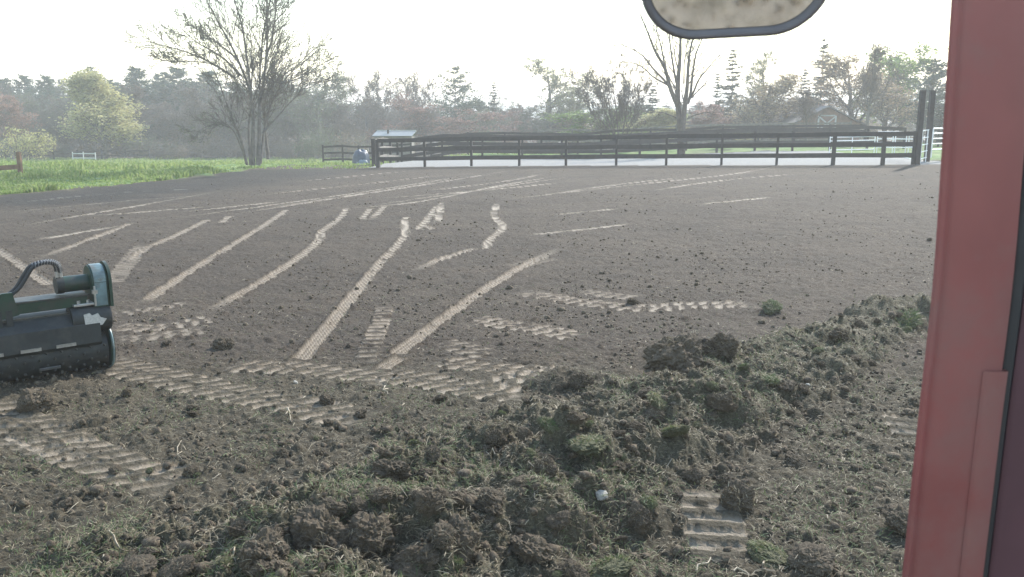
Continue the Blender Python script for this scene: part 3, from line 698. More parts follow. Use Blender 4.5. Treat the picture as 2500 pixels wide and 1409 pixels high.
trng = np.random.default_rng(5)
def plant(kind, u, vtop, d, wpx, label, group=None, rot=None, sink=0.05):
    k = K[kind]; x = (u - 1250) / F * d / (CP + 0.19 * SP); zb = float(hbase(x, d)) - sink; zt = at(u, vtop, d)[2]
    sz = max(0.1, (zt - zb) / k['H']); sx = (wpx / F * d / k['W']) if wpx else sz
    o = thing(NAMES[kind], label, 'shrub' if 'shrub' in kind else 'tree', (x, d, zb), group, trng.uniform(0, 6.28) if rot is None else rot)
    o.scale = (sx, sx, sz)
    for nm, me in k['parts']: link(nm, me, None, o)
    return o
# trees that can be told apart
for a in (('yellow', 255, 178, 92, 135, 'rounded pale yellow-green maple standing out before the dark pines'),
          ('red', 20, 222, 88, 120, 'pinkish budding maple at the far left edge of the woods'),
          ('pine2', 345, 162, 118, 110, 'tall dark pine rising just right of the yellow-green maple'), ('pine2', 440, 163, 120, 120, 'broad dark pine behind the left limbs of the many-stemmed tree'),
          ('pine', 232, 160, 128, 70, 'thin-topped pine peeking over the yellow-green maple'), ('pine2', 70, 182, 125, 90, 'dark pine left of the yellow-green maple, second from the edge'),
          ('pine2', 125, 183, 122, 95, 'dark pine directly left of the yellow-green maple'), ('pine2', 15, 190, 124, 90, 'dark pine at the very left edge'), ('pine2', 510, 172, 122, 120, 'dark pine seen through the stems of the many-stemmed tree'),
          ('pine', 395, 178, 126, 80, 'narrow pine between two broader dark pines'), ('pine2', 580, 200, 124, 110, 'dark pine right behind the big many-stemmed tree'),
          ('grey', 770, 152, 96, 130, 'grey-green leafing tree at the right end of the tall woods'), ('grey', 700, 175, 100, 130, 'grey-green leafing tree right of the many-stemmed trunk'),
          ('round', 905, 172, 108, 120, 'round-headed bare tree above the grey shed roof'), ('round', 1012, 176, 112, 100, 'smaller round-headed bare tree left of the white pine'),
          ('red', 1010, 232, 98, 130, 'low red-budded maple left of the white pine'), ('pineopen', 1112, 157, 104, 115, 'open-branched white pine standing alone above the red maples'),
          ('red', 1130, 268, 94, 135, 'low red-budded maple below the white pine'), ('spruceopen', 1206, 193, 106, 62, 'sparse pointed spruce right of the white pine'),
          ('pine', 1168, 240, 110, 70, 'short pine between the white pine and the sparse spruce'),
          ('pale', 1338, 143, 96, 105, 'tall pale leafing tree in the gap before the hill'), ('pale', 1405, 178, 94, 80, 'pale thin tree beside the tall pale leafing tree'),
          ('vase', 1512, 138, 62, 185, 'dark bare tree with many fanned stems behind the paddock'), ('spruce', 1592, 205, 84, 70, 'dark cone-shaped spruce between the two bare paddock trees'),
          ('red', 1730, 248, 82, 130, 'red-budded maple right of the tall bare trunk'), ('spruceopen', 1782, 110, 92, 105, 'tall ragged spruce with open whorls left of the thin bare tops'),
          ('spruceopen', 1748, 172, 94, 60, 'shorter ragged spruce at the side of the taller ragged one'), ('pale', 1868, 128, 84, 60, 'thin bare tree with two straight tops'),
          ('bronze', 1868, 185, 82, 130, 'bronze-yellow leafing tree below the two straight bare tops'), ('spruceopen', 1958, 160, 90, 80, 'loose spruce just left of the pointed dark spruce'),
          ('spruce', 2000, 88, 88, 82, 'pointed dark spruce above the barn roof'), ('bare2', 2118, 108, 66, 70, 'straight bare trunk in front of the bronze trees'),
          ('bronze', 2085, 132, 82, 130, 'broad bronze leafing tree right of the barn'), ('fresh', 2205, 112, 86, 130, 'light green leafing tree beside the tall gate posts'),
          ('pine', 2272, 142, 80, 110, 'dark pine behind the tall gate posts'), ('bronze', 2160, 175, 76, 110, 'low bronze tree left of the tall gate posts'), ('spruce', 2296, 250, 62, 80, 'dark spruce at the edge of the red pillar'),
          ('fresh', 1470, 262, 78, 130, 'low fresh green tree behind the fanned bare tree'), ('yellow', 1600, 268, 80, 110, 'low yellow-green tree left of the tall bare trunk'),
          ('bronze', 1935, 240, 84, 120, 'low bronze tree left of the barn gable'), ('bare2', 1972, 215, 66, 55, 'thin bare tree screening the barn gable'), ('spruce', 1660, 245, 98, 120, 'dark evergreen behind the tall bare trunk'), ('shrubyel', 45, 300, 74, 0, 'yellowish shrub at the far left fence')):
    plant(*a)
# fill of the woods
def fill(n, ur, vr, dr, kinds, label, group, wr=(70, 130)):
    for i in range(n):
        u = ur[0] + (ur[1] - ur[0]) * (i + trng.random()) / n
        plant(kinds[trng.integers(0, len(kinds))], u, trng.uniform(*vr), trng.uniform(*dr), trng.uniform(*wr), between(label, u), group)
fill(26, (-120, 850), (205, 262), (98, 112), ['bare', 'bare2', 'bare3', 'grey'], 'grey leafless front-row wood tree', 'leafless trees of the woods behind the pasture')
fill(26, (-120, 850), (190, 240), (112, 130), ['bare', 'bare3', 'grey', 'bare2'], 'grey leafless second-row wood tree', 'leafless trees of the woods behind the pasture')
fill(14, (-120, 760), (190, 235), (124, 140), ['pine2', 'pine'], 'dark pine deep in the woods', 'pines deep in the woods', (90, 130))
fill(13, (820, 1320), (245, 290), (98, 118), ['bare3', 'grey', 'bare', 'red'], 'low hazy tree', 'low trees behind the paddock')
fill(11, (830, 1300), (228, 268), (118, 135), ['bare', 'grey', 'bare3'], 'low hazy back-row tree', 'low trees behind the paddock')
fill(13, (1300, 1800), (262, 295), (92, 112), ['bronze', 'grey', 'fresh', 'bare3'], 'low budding tree', 'low budding trees behind the bare paddock trees')
fill(11, (1760, 2330), (225, 285), (90, 112), ['bronze', 'bare3', 'grey', 'red'], 'low barn-side tree', 'low trees around the barn')
fill(7, (1560, 1900), (232, 262), (118, 140), ['pine2', 'spruce'], 'distant skyline evergreen', 'distant evergreens on the skyline', (80, 130))
fill(30, (-120, 860), (318, 352), (93, 101), ['shrub', 'shrub2', 'shrub'], 'brushy grey edge bush', 'undergrowth bushes along the woods', (60, 120))
fill(24, (-120, 860), (290, 335), (104, 122), ['shrub', 'shrub'], 'taller grey bush within the woods', 'undergrowth bushes along the woods', (70, 130))
fill(22, (850, 2330), (302, 335), (84, 100), ['shrub', 'shrub2', 'shrubyel', 'shrubred', 'shrub'], 'low hedge bush', 'bushes behind the paddock', (60, 120))
for u, d, vt in ((742, 78, 312), (785, 80, 296)):
    plant('shrub2', u, vt, d, 60, 'small pale flowering sapling left of the old fence' if u < 760 else 'pale leafing sapling beside the leaning fence end')

# the many-stemmed tree and the big forked tree, limb by limb
def limbtree(name, label, d, stems, seed, base_rows, twk, leaf, mats, spread=(0.34, 0.42), zoff=0.35):
    g = np.random.default_rng(seed); u0, v0 = base_rows
    x0 = (u0 - 1250) / F * d / (CP + 0.19 * SP); z0 = float(gz1(x0, d)) - 0.06
    o = thing(name, label, 'tree', (x0, d, z0)); org = np.array((x0, d, z0))
    Ps, Rs = [], []
    n = 14
    for px, r0, r1, dep in stems:
        pts = np.array([at(u, v, d) for u, v in px]) - org
        L = np.concatenate([[0], np.cumsum(np.linalg.norm(np.diff(pts, axis=0), axis=1))]); L /= L[-1]
        q = np.linspace(0, 1, n); P = np.stack([np.interp(q, L, pts[:, k]) for k in range(3)], -1)
        P[:, 1] += dep[0] + (dep[1] - dep[0]) * q
        P[1:-1] += g.normal(size=(n - 2, 3)) * 0.02; P[1:-1] = (P[:-2] + 2 * P[1:-1] + P[2:]) / 4
        Ps.append(P); Rs.append(np.linspace(1, 0, n) ** (1.25 if r0 > 0.2 else 0.9) * (r0 - r1) + r1)
    P = np.array(Ps); R = np.array(Rs)
    l1, r1 = spawn(g, P, R, twk[0], 0.28, 0.99, (22, 55), spread[0], 7, 0.5, 0.06, 0.36, 0.35)
    pl = np.linalg.norm(np.diff(P, axis=1), axis=2).sum(1); kp = g.random(len(l1)) < np.repeat(np.clip(pl / 6.0, 0.25, 1), twk[0]); l1, r1 = l1[kp], r1[kp]
    l2, r2 = spawn(g, l1, r1, twk[1], 0.15, 1, (20, 50), spread[1], 5, 0.3, 0.10, 0.6, 0.4)
    l3, r3 = spawn(g, l2, r2, twk[2], 0.15, 1, (22, 58), 0.5, 4, 0.2, 0.15, 0.65, 0.4)
    link('trunk', build('trunk', *merge([tubes(P, R, 10), tubes(l1, np.maximum(r1, 0.013), 5)]), smooth=True), mats[0], o)
    link('crown', build('crown', *merge([tubes(l2, np.maximum(r2, 0.012), 4), tubes(l3, np.maximum(r3, 0.009), 3)])), mats[1], o)
    if leaf:
        pts = np.concatenate([l3[:, 1:].reshape(-1, 3), l2[:, 2:].reshape(-1, 3)]); C = pts[g.integers(0, len(pts), leaf[0])] + g.normal(size=(leaf[0], 3)) * leaf[2]
        link('leaves', build('leaves', *quads_at(g, C, leaf[1])), mats[2], o)
    return o
def zz(pts, ox, oy, sc): return [(ox + a / sc, oy + b / sc) for a, b in pts]
A = lambda p: zz(p, 350, 0, 3.354)
limbtree('budding_tree', 'big many-stemmed tree with sparse young leaves at the edge of the soil', 45.5, [
    (A([(850, 1350), (800, 1100), (745, 920), (700, 800), (660, 640), (600, 500)]), 0.075, 0.012, (0, -1.2)),
    (A([(880, 1355), (895, 1000), (885, 800), (820, 640), (740, 440), (640, 260), (560, 130), (490, 0), (430, -130)]), 0.095, 0.022, (0, 0.6)),
    (A([(905, 1355), (910, 1000), (892, 700), (870, 480), (850, 280), (830, 170), (770, 0), (730, -150)]), 0.075, 0.025, (0, -0.7)),
    (A([(930, 1350), (935, 900), (925, 650), (930, 450), (935, 280), (960, 100), (990, -60), (1000, -150)]), 0.065, 0.02, (0, 1.3)),
    (A([(945, 1355), (945, 900), (985, 650), (1010, 430), (1012, 280), (1005, 0), (1010, -190)]), 0.10, 0.022, (0, 0.2)),
    (A([(1005, 440), (1050, 350), (1090, 200), (1120, 0), (1150, -120)]), 0.06, 0.015, (0.15, -0.8)),
    (A([(960, 1340), (975, 1090), (1010, 900), (1090, 700), (1230, 530), (1370, 380)]), 0.07, 0.012, (0, 1.0)),
    (A([(1000, 670), (1150, 680), (1300, 655), (1550, 510)]), 0.045, 0.01, (0.1, -1.2)),
    (A([(978, 1090), (1060, 980), (1150, 860), (1300, 690), (1440, 640)]), 0.045, 0.01, (0, 1.6)),
    (A([(745, 640), (720, 620), (560, 510), (440, 450), (300, 400), (90, 345)]), 0.06, 0.01, (0.2, -1.5)),
    (A([(770, 620), (700, 540), (600, 450), (500, 400), (340, 320), (190, 190)]), 0.06, 0.01, (0.3, 1.6)),
    (A([(740, 470), (600, 360), (450, 250), (330, 180), (300, 90)]), 0.05, 0.01, (0.4, 0.6)),
    (A([(640, 560), (560, 515), (380, 510), (170, 510)]), 0.035, 0.008, (-0.3, -1.0)),
    (A([(820, 1250), (760, 1050), (690, 990), (560, 1040), (480, 1110)]), 0.035, 0.008, (0, -1.4)),
    (A([(990, 1310), (985, 1230), (970, 1130), (950, 900), (1000, 640)]), 0.08, 0.02, (0.7, 0.9)),
    (A([(880, 1340), (840, 1020), (870, 830), (960, 520), (1040, 240)]), 0.06, 0.01, (-0.1, 1.4))],
    101, (625, 405), (22, 5, 4), (16000, 0.032, 0.16), (M_bark, M_twig, M_lgrey))
Bq = lambda p: zz(p, 1380, 60, 4.145)
limbtree('bare_tree', 'tall bare forked tree with upswept limbs inside the paddock', 56, [
    (Bq([(1172, 1330), (1172, 1150), (1165, 1000), (1135, 800), (1140, 560), (1165, 350), (1175, 100), (1178, -180)]), 0.26, 0.05, (0, 0.2)),
    (Bq([(1180, 1330), (1185, 1080), (1215, 760), (1235, 560), (1235, 400), (1250, 200), (1300, 110), (1340, 0), (1370, -140)]), 0.22, 0.03, (0, -0.6)),
    (Bq([(1135, 820), (1100, 740), (1040, 600), (1000, 420), (900, 300), (860, 170), (780, 0), (730, -120)]), 0.15, 0.02, (0, -0.8)),
    (Bq([(1060, 640), (1000, 560), (900, 440), (800, 300), (680, 230), (570, 180)]), 0.08, 0.012, (0, 1.0)),
    (Bq([(1050, 620), (960, 580), (860, 520), (760, 430), (660, 395), (450, 390)]), 0.06, 0.012, (0, -1.6)),
    (Bq([(1240, 800), (1275, 700), (1300, 480), (1340, 280), (1420, 120), (1480, -20)]), 0.10, 0.015, (0, 0.9)),
    (Bq([(1270, 740), (1350, 530), (1440, 420), (1540, 290)]), 0.07, 0.012, (0, -1.2)),
    (Bq([(1040, 580), (1010, 400), (980, 200), (950, 80), (930, -60)]), 0.08, 0.015, (0, 0.8)),
    (Bq([(1140, 640), (1120, 600), (1080, 400), (1040, 200), (1020, 60), (1000, -80)]), 0.08, 0.015, (0, -1.0)),
    (Bq([(1235, 950), (1300, 910), (1400, 890), (1650, 880)]), 0.04, 0.008, (0, -1.0)), (Bq([(1130, 950), (1000, 890), (900, 880), (760, 920)]), 0.04, 0.008, (0, 1.0)),
    (Bq([(1280, 740), (1340, 680), (1420, 620), (1500, 600)]), 0.04, 0.008, (0, 1.0)), (Bq([(1150, 480), (1120, 350), (1100, 200), (1100, 20)]), 0.05, 0.012, (0, 0.6)),
    (Bq([(1200, 600), (1190, 420), (1215, 200), (1240, 20)]), 0.05, 0.012, (0, -0.8))],
    102, (1663, 371), (10, 5, 3), None, (M_bark2, M_twig), (0.24, 0.36))

# ------------------------------------------------------------------ fences
_cube = MB().box((0, 0, 0), (1, 1, 1)).mesh('plank_block')
_cubes = {}
def block(matl):
    if matl.name not in _cubes:
        me = _cube.copy(); me.materials.append(matl); _cubes[matl.name] = me
    return _cubes[matl.name]
frng = random.Random(3)
def fence(name, label, cat, pts, zs, bw, pw, ph, m, group=None, pm=None, wide=(), bt=0.032, side=-1, gap_last=False):
    o = thing(name, label, cat, (pts[0][0], pts[0][1], gz1(*pts[0])), group); ox, oy, oz = o.location
    pm = pm or m; gs = [gz1(*p) for p in pts]
    for i, (x, y) in enumerate(pts):
        wv = pw * (1.55 if i in wide else 1.0); h = ph + frng.uniform(-0.03, 0.05)
        c = link('post', block(pm), None, o, (x - ox, y - oy, gs[i] + h / 2 - 0.15 - oz), (frng.uniform(-.012, .012), frng.uniform(-.012, .012), math.atan2(pts[-1][1] - pts[0][1], pts[-1][0] - pts[0][0])), (wv, wv, h + 0.3))
    for i in range(len(pts) - 1):
        (xa, ya), (xb, yb) = pts[i], pts[i + 1]; L = math.hypot(xb - xa, yb - ya); a = math.atan2(yb - ya, xb - xa); off = (pw / 2 + bt / 2 + 0.002) * side
        nx_, ny_ = -math.sin(a) * off, math.cos(a) * off
        for z in zs:
            za, zb = gs[i] + z + frng.uniform(-.012, .012), gs[i + 1] + z + frng.uniform(-.012, .012)
            link('board', block(m), None, o, ((xa + xb) / 2 + nx_ - ox, (ya + yb) / 2 + ny_ - oy, (za + zb) / 2 - oz), (0, -math.atan2(zb - za, L), a), (L - 0.006, bt, bw * frng.uniform(0.94, 1.04)))
    return o
fence('paddock_fence', 'dark three-board fence along the near side of the sand paddock', 'fence', FP[:-1] + [(FP[-1][0] - 0.18, FP[-1][1])], (0.42, 0.88, 1.33), 0.20, 0.11, 1.40, M_board, wide=(0, 9, 10))
lx = FP[0][0]
fence('paddock_fence', 'pale sunlit board fence along the left end of the sand paddock', 'fence', [(lx - 0.42, 46.4)] + [(lx - 0.42 + 0.1 * k, 46.4 + 2.45 * k) for k in range(1, 4)], (0.42, 0.88, 1.33), 0.17, 0.13, 1.42, M_old_sunlit_board, pm=M_board, wide=(0,), side=-1)  # boards coloured paler than the posts to imitate sun on this side
bk = [(lx + 0.1 + 2.42 * k, 54.0 + 0.22 * k) for k in range(0, 14)]
fence('paddock_fence', 'dark three-board fence along the far side of the sand paddock', 'fence', bk, (0.42, 0.88, 1.33), 0.20, 0.12, 1.42, M_board)
fence('board_fence', 'dark board fence with a leaning end post left of the paddock', 'fence', [(-12.65, 60), (-11.35, 60.1), (-10.3, 60.2), (-8.9, 60.4), (lx - 0.1, 60.6)], (0.42, 0.85, 1.28), 0.13, 0.12, 1.38, M_board)
fence('board_fence', 'long dark four-board fence crossing the pasture beyond the paddock', 'fence', [(-5.5 + 2.5 * k, 61 + 0.12 * k) for k in range(0, 13)], (0.35, 0.72, 1.08, 1.42), 0.17, 0.12, 1.5, M_board)
fence('board_fence', 'pale board fence along the yard behind the paddock', 'fence', [(2 + 2.6 * k, 68.5 - 0.1 * k) for k in range(0, 10)], (0.4, 0.8, 1.2, 1.6), 0.14, 0.10, 1.7, M_old_sunlit_board)
fence('board_fence', 'dark low fence along the foot of the woods', 'fence', [((u - 1250) / F * 91, 91) for u in range(-90, 420, 58)], (0.45, 0.9), 0.16, 0.12, 1.1, M_board)
fence('rail_fence', 'short white two-rail fence before the dark woods', 'fence', [((u - 1250) / F * 86, 86) for u in (188, 214, 243)], (0.30, 0.72), 0.08, 0.07, 0.85, M_white)
fence('board_fence', 'brown single-board fence at the left edge of the grass', 'fence', [((u - 1250) / F * 38, 38.0) for u in (-190, -66, 58)], (0.42,), 0.20, 0.15, 1.0, M_brownboard)

# tall gate posts, gates and pipe panels on the right
for u, d, lab in ((2249, 38.8, 'tall dark gate post, the thicker and nearer of the two'), (2273, 40.6, 'tall dark gate post with a capped top, nearest the red pillar')):
    x = (u - 1250) / F * d / (CP + 0.2 * SP); z = gz1(x, d); h = at(u, 222, d)[2] - z
    o = thing('gate_post', lab, 'post', (x, d, z), 'tall gate posts')
    link('shaft', MB().box((0, 0, h / 2 - 0.15), (0.21, 0.21, h + 0.3), bevel=0.015).mesh('shaft'), M_board, o)
    link('cap', MB().box((0, 0, h + 0.017), (0.235, 0.235, 0.03), bevel=0.008).mesh('cap'), M_board, o)
def pipes(name, label, cat, p0, p1, zs, ups, r=0.024, m=M_galv, group=None, zb=None, thick=None):
    za = gz1(*p0); o = thing(name, label, cat, (p0[0], p0[1], za), group); dx, dy = p1[0] - p0[0], p1[1] - p0[1]; dzz = gz1(*p1) - za
    for z in zs: link('rail', MB().cyl((0, 0, z), (dx, dy, z + dzz), r, n=8).mesh('rail', True), m, o)
    for t in ups: link('upright', MB().cyl((dx * t, dy * t, zs[0] + dzz * t if zb is None else zb), (dx * t, dy * t, zs[-1] + dzz * t), thick or r * 1.05, n=8).mesh('upright', True), m, o)
    return o
gx = lambda u, d: ((u - 1250) / F * d / (CP + 0.19 * SP), d)
pipes('pipe_panel', 'galvanised pipe rails glinting behind the right end of the fence', 'fence', gx(2030, 50), gx(2140, 49.5), (0.25, 0.45, 0.75, 0.95, 1.15), (0, 0.5, 1), 0.024, zb=-0.1)
pipes('pipe_panel', 'galvanised pipe rails glinting just left of the tall gate posts', 'fence', gx(2146, 49), gx(2243, 48), (0.35, 0.60, 0.80, 1.0, 1.18), (0, 0.4, 0.8, 1), 0.024, zb=-0.1)
pipes('metal_gate', 'half open tube gate hanging behind the tall gate post', 'gate', gx(2190, 42.6), gx(2246, 39.1), (0.18, 0.70, 1.18), (0, 0.5, 1), 0.022)
pipes('metal_gate', 'tube gate running off behind the red pillar', 'gate', gx(2281, 40.2), (26.5, 47.0), (0.55, 0.80, 1.03, 1.26, 1.48), (0, 0.45, 1), 0.026, zb=0.2)
pipes('pipe_panel', 'short tube panel between the two tall gate posts', 'fence', (gx(2256, 39)[0], 39.1), (gx(2270, 40.4)[0], 40.4), (0.2, 0.5, 0.8, 1.1, 1.42), (0.12, 0.9), 0.022, zb=-0.1)

# ------------------------------------------------------------------ shed, barn, tarpaulin mound
sx, sy = (968 - 1250) / F * 72, 72.0; sz = gz1(sx, sy)
o = thing('shed', 'small shed with a pale grey gable roof behind the paddock corner', 'shed', (sx, sy, sz))
zr_ = at(960, 319, 72)[2] - sz; ze_ = at(960, 331, 72)[2] - sz
link('wall', MB().box((0, 0, ze_ / 2 - .1), (2.9, 2.0, ze_ + 0.14)).mesh('wall'), M_old_sunlit_board, o)
rf = link('roof', MB().extrude([(-1.65, -1.25, ze_), (-1.4, 0, zr_), (-1.65, 1.25, ze_), (-1.65, 1.2, ze_ - .05), (-1.4, 0, zr_ - .06), (-1.65, -1.2, ze_ - .05)], (3.15, 0, 0)).mesh('roof'), M_roof, o)
link('ridge_cap', MB().box((0.15, 0, zr_ + 0.025), (3.1, 0.16, 0.04)).mesh('ridge_cap'), M_white, rf)
link('vent', MB().box((-0.45, -0.62, (ze_ + zr_) / 2 + 0.12), (0.13, 0.13, 0.30)).mesh('vent'), M_dark, rf)
bx, by = (2005 - 1250) / F * 78, 78.0; bz = gz1(bx, by)
o = thing('barn', 'brown gabled barn with a white crossed loft door among the trees', 'barn', (bx, by, bz))
za_ = at(2000, 258, 78)[2] - bz; zl_ = at(2000, 300, 78)[2] - bz; hw = 2.9
wl = link('wall', MB().extrude([(-hw, 0, -.3), (hw, 0, -.3), (hw, 0, zl_), (0, 0, za_ - .1), (-hw, 0, zl_)], (0, 7, 0)).mesh('wall'), M_barn, o)
for k in range(13):
    xk = -hw + 0.22 + k * (2 * hw - 0.44) / 12; top = zl_ + (za_ - .1 - zl_) * (1 - abs(xk) / hw) - 0.06
    link('board', block(M_barn), None, wl, (xk, -0.014, top / 2), (0, 0, 0), (0.40, 0.024, top))
for s_ in (-1, 1):
    link('roof', MB().extrude([(0, -.45, za_), (s_ * (hw + .55), -.45, zl_ - .22), (s_ * (hw + .55), -.45, zl_ - .32), (0, -.45, za_ - .11)], (0, 7.9, 0)).mesh('roof'), M_shingle, o)
dw = 0.74; d0 = at(2000, 318, 78)[2] - bz; d1 = at(2000, 284, 78)[2] - bz
dr = link('loft_door', MB().box((0, -0.05, (d0 + d1) / 2), (2 * dw, 0.03, d1 - d0)).mesh('loft_door'), M_barn, o)
for s_ in (-1, 1): link('frame', MB().box((s_ * dw, -0.085, (d0 + d1) / 2), (0.14, 0.035, d1 - d0 + .1)).mesh('frame'), M_trim, dr)
link('frame', MB().box((0, -0.085, d1 + 0.06), (2 * dw - .15, 0.035, 0.12)).mesh('frame'), M_trim, dr)
an = math.atan2(d1 - d0, 2 * dw); Lb = math.hypot(d1 - d0, 2 * dw) - 0.15
for s_ in (-1, 1): link('brace', MB().box((0, -0.083 - 0.002 * s_ - (0.03 if s_ > 0 else 0), (d0 + d1) / 2), (Lb, 0.028, 0.11), Matrix.Rotation(s_ * -an, 4, 'Y')).mesh('brace'), M_trim, dr)
tx, ty = (886 - 1250) / F * 56, 56.0; tz = gz1(tx, ty)
o = thing('tarpaulin_stack', 'dark blue tarpaulin draped over a low stack beside the corner post', 'tarpaulin', (tx, ty, tz))
def drape(rx, ry, h, seed, n=26):
    a = np.linspace(0, 2 * math.pi, n, endpoint=False); V_, Qd = [], []
    for k, (f, z) in enumerate(((1.0, 0), (0.94, .35), (0.86, .7), (0.66, .93), (0.3, 1.0), (0.02, 1.02))):
        wv = 1 + 0.09 * (1 - k / 6) * np.sin(a * 7 + seed) + 0.05 * np.sin(a * 11 + k)
        V_.append(np.stack([np.cos(a) * rx * f * wv, np.sin(a) * ry * f * wv, np.full(n, h * z) + 0.05 * h * np.sin(a * 3 + seed)], -1))
    for k in range(5):
        for j in range(n): Qd.append((k * n + j, k * n + (j + 1) % n, (k + 1) * n + (j + 1) % n, (k + 1) * n + j))
    return build('tarpaulin', np.concatenate(V_), Qd, None, True)
link('cover', drape(0.55, 0.5, 0.98, 1), M_tarp, o, (-0.05, 0, 0.0)); link('loose_flap', drape(0.36, 0.2, 0.40, 2), M_tarp2, o, (0.10, -0.40, 0.0))

# ------------------------------------------------------------------ pasture grass
def blades(cx, cy, h, wdt, lean, g, m, name, label=None):
    n_ = len(cx); z = gz(cx, cy); a = g.uniform(0, 6.283, n_); la = g.uniform(0, 6.283, n_)
    ax, ay = np.cos(a) * wdt / 2, np.sin(a) * wdt / 2; lx_, ly_ = np.cos(la) * lean * h, np.sin(la) * lean * h
    b0 = np.stack([cx - ax, cy - ay, z - 0.01], -1); b1 = np.stack([cx + ax, cy + ay, z - 0.01], -1)
    mx_, my_, mz = cx + lx_ * .35, cy + ly_ * .35, z + h * .62
    m0 = np.stack([mx_ - ax * .7, my_ - ay * .7, mz], -1); m1 = np.stack([mx_ + ax * .7, my_ + ay * .7, mz], -1)
    tp = np.stack([cx + lx_, cy + ly_, z + h * (1 - 0.25 * lean)], -1)
    V_ = np.stack([b0, b1, m1, m0, tp], 1).reshape(-1, 3); k = np.arange(n_) * 5
    return build(name, V_, np.stack([k, k + 1, k + 2, k + 3], -1), np.stack([k + 3, k + 2, k + 4], -1))
g = np.random.default_rng(8)
def edge_x(y): return np.interp(y, [0, 26, 29, 33, 38, 44, 49, 52, 60], [-22, -17.3, -16.6, -15.2, -14.2, -13.1, -11.6, -9.4, -7.4])
y = 26 + 76 * g.random(55000) ** 1.5; x = -y * 0.62 + (y * 0.62 + np.where(y > 60, 4 + 0 * y, edge_x(y))) * g.random(55000)
k = fbm(x * 0.4, y * 0.4, 12, 3); keepm = g.random(len(x)) < sstep(0.25, 0.55, k) * 0.8 + 0.2
x, y, k = x[keepm], y[keepm], k[keepm]
gr = link('grass', blades(x, y, g.uniform(0.08, 0.2, len(x)) * (0.5 + 1.3 * sstep(0.4, 0.7, k)), 0.05 + y * 0.0007, 0.5, g, M_blade, 'grass'), M_blade); tag(gr, 'green spring grass of the pasture', None, None, 'stuff')
x = g.uniform(-14, -6.9, 2600); y = g.uniform(44.5, 54, 2600); q = fbm(x * 1.6, y * 1.6, 9, 4) > 0.5; x, y = x[q], y[q]
tag(link('grass', blades(x, y, g.uniform(0.05, 0.16, len(x)), 0.05, 0.6, g, M_blade, 'grass'), M_blade), 'thin grass on the bare ground by the paddock corner', None, None, 'stuff')

# ------------------------------------------------------------------ clods, sods, stones, roots
def clod_mesh(seed, sub=3, rough=0.5, flat=0.75):
    bm = bmesh.new(); bmesh.ops.create_icosphere(bm, subdivisions=sub, radius=1.0); off = Vector((seed * 7.3, seed * 3.1, 2.0)); r = random.Random(seed)
    st = Vector((r.uniform(.75, 1.25), r.uniform(.75, 1.25), flat * r.uniform(.8, 1.15)))
    for v in bm.verts:
        p = v.co.copy(); d_ = 0.55 * mnoise.noise(p * 1.1 + off) + 0.38 * mnoise.noise(p * 2.4 + off) + 0.24 * mnoise.noise(p * 5.1 + off) + 0.17 * mnoise.noise(p * 9 + off) + 0.13 * mnoise.noise(p * 17 + off)
        c = 0.10 * mnoise.noise(p * 23 + off)
        v.co = Vector((p.x * st.x, p.y * st.y, p.z * st.z)) * (1 + rough * d_ + c)
    me = bpy.data.meshes.new('clod'); bm.to_mesh(me); bm.free(); return me
CM = []
for s_ in range(10):
    me = clod_mesh(s_ + 1, 5, 0.62); me.materials.append(M_clod); CM.append(me)
SM = []
for s_ in range(6):
    me = clod_mesh(s_ + 31, 5, 0.5, 0.62); me.materials.append(M_sod); SM.append(me)
BM_ = clod_mesh(61, 4, 0.30, 0.75); BM_.materials.append(M_stone)
def tuft_mesh(seed, n_=130, r=0.9, lo=0.35, hi=0.9, sod_dir=(0.2, -0.3, 1)):
    g_ = np.random.default_rng(seed); a = g_.normal(seed, 1.1, n_); rr = r * np.sqrt(g_.random(n_)); c = np.stack([np.cos(a) * rr, np.sin(a) * rr, 0.62 * np.sqrt(np.clip(1.1 - rr ** 2, 0, 1))], -1)
    d_ = nrm(c * (0.5, 0.5, 0.2) + np.array((math.cos(seed * 2.1) * .6, math.sin(seed * 2.1) * .6, 0.30)) + g_.normal(size=(n_, 3)) * 0.42); L = g_.uniform(lo, hi, n_)[:, None]
    sdx = nrm(np.cross(d_, g_.normal(size=(n_, 3)))) * 0.035
    m_ = c + d_ * L * .55; tp = c + d_ * L + np.array((0, 0, -0.35)) * L * g_.uniform(.2, 1, (n_, 1))
    V_ = np.stack([c - sdx, c + sdx, m_ + sdx * .7, m_ - sdx * .7, tp], 1).reshape(-1, 3); k = np.arange(n_) * 5
    me = build('grass', V_, np.stack([k, k + 1, k + 2, k + 3], -1), np.stack([k + 3, k + 2, k + 4], -1)); me.materials.append(M_sodgrass); return me
TM = [tuft_mesh(70 + k, 190, 0.95, 0.25, 0.75) for k in range(4)]
def fibre_mesh(seed, n_=150):
    g_ = np.random.default_rng(seed); c = nrm(g_.normal(size=(n_, 3)) * (1, 1, 0.8) + np.array((0, 0, 0.35))); t_ = nrm(np.cross(c, g_.normal(size=(n_, 3)))); d_ = nrm(t_ + c * g_.uniform(-.15, .55, (n_, 1)))
    c = c * np.array((1.0, 1.0, 0.72)) * g_.uniform(.85, 1.08, (n_, 1)); L = g_.uniform(0.12, 0.5, n_)[:, None]; sdx = nrm(np.cross(d_, g_.normal(size=(n_, 3)))) * 0.016
    m_ = c + d_ * L * .5 + g_.normal(size=(n_, 3)) * .03; tp = c + d_ * L - np.array((0, 0, .25)) * L
    V_ = np.stack([c - sdx, c + sdx, m_ + sdx * .8, m_ - sdx * .8, tp], 1).reshape(-1, 3); k = np.arange(n_) * 5
    me = build('rootlets', V_, np.stack([k, k + 1, k + 2, k + 3], -1), np.stack([k + 3, k + 2, k + 4], -1)); me.materials.append(M_straw); return me
FM = [fibre_mesh(80 + k) for k in range(4)]
crng = random.Random(17)
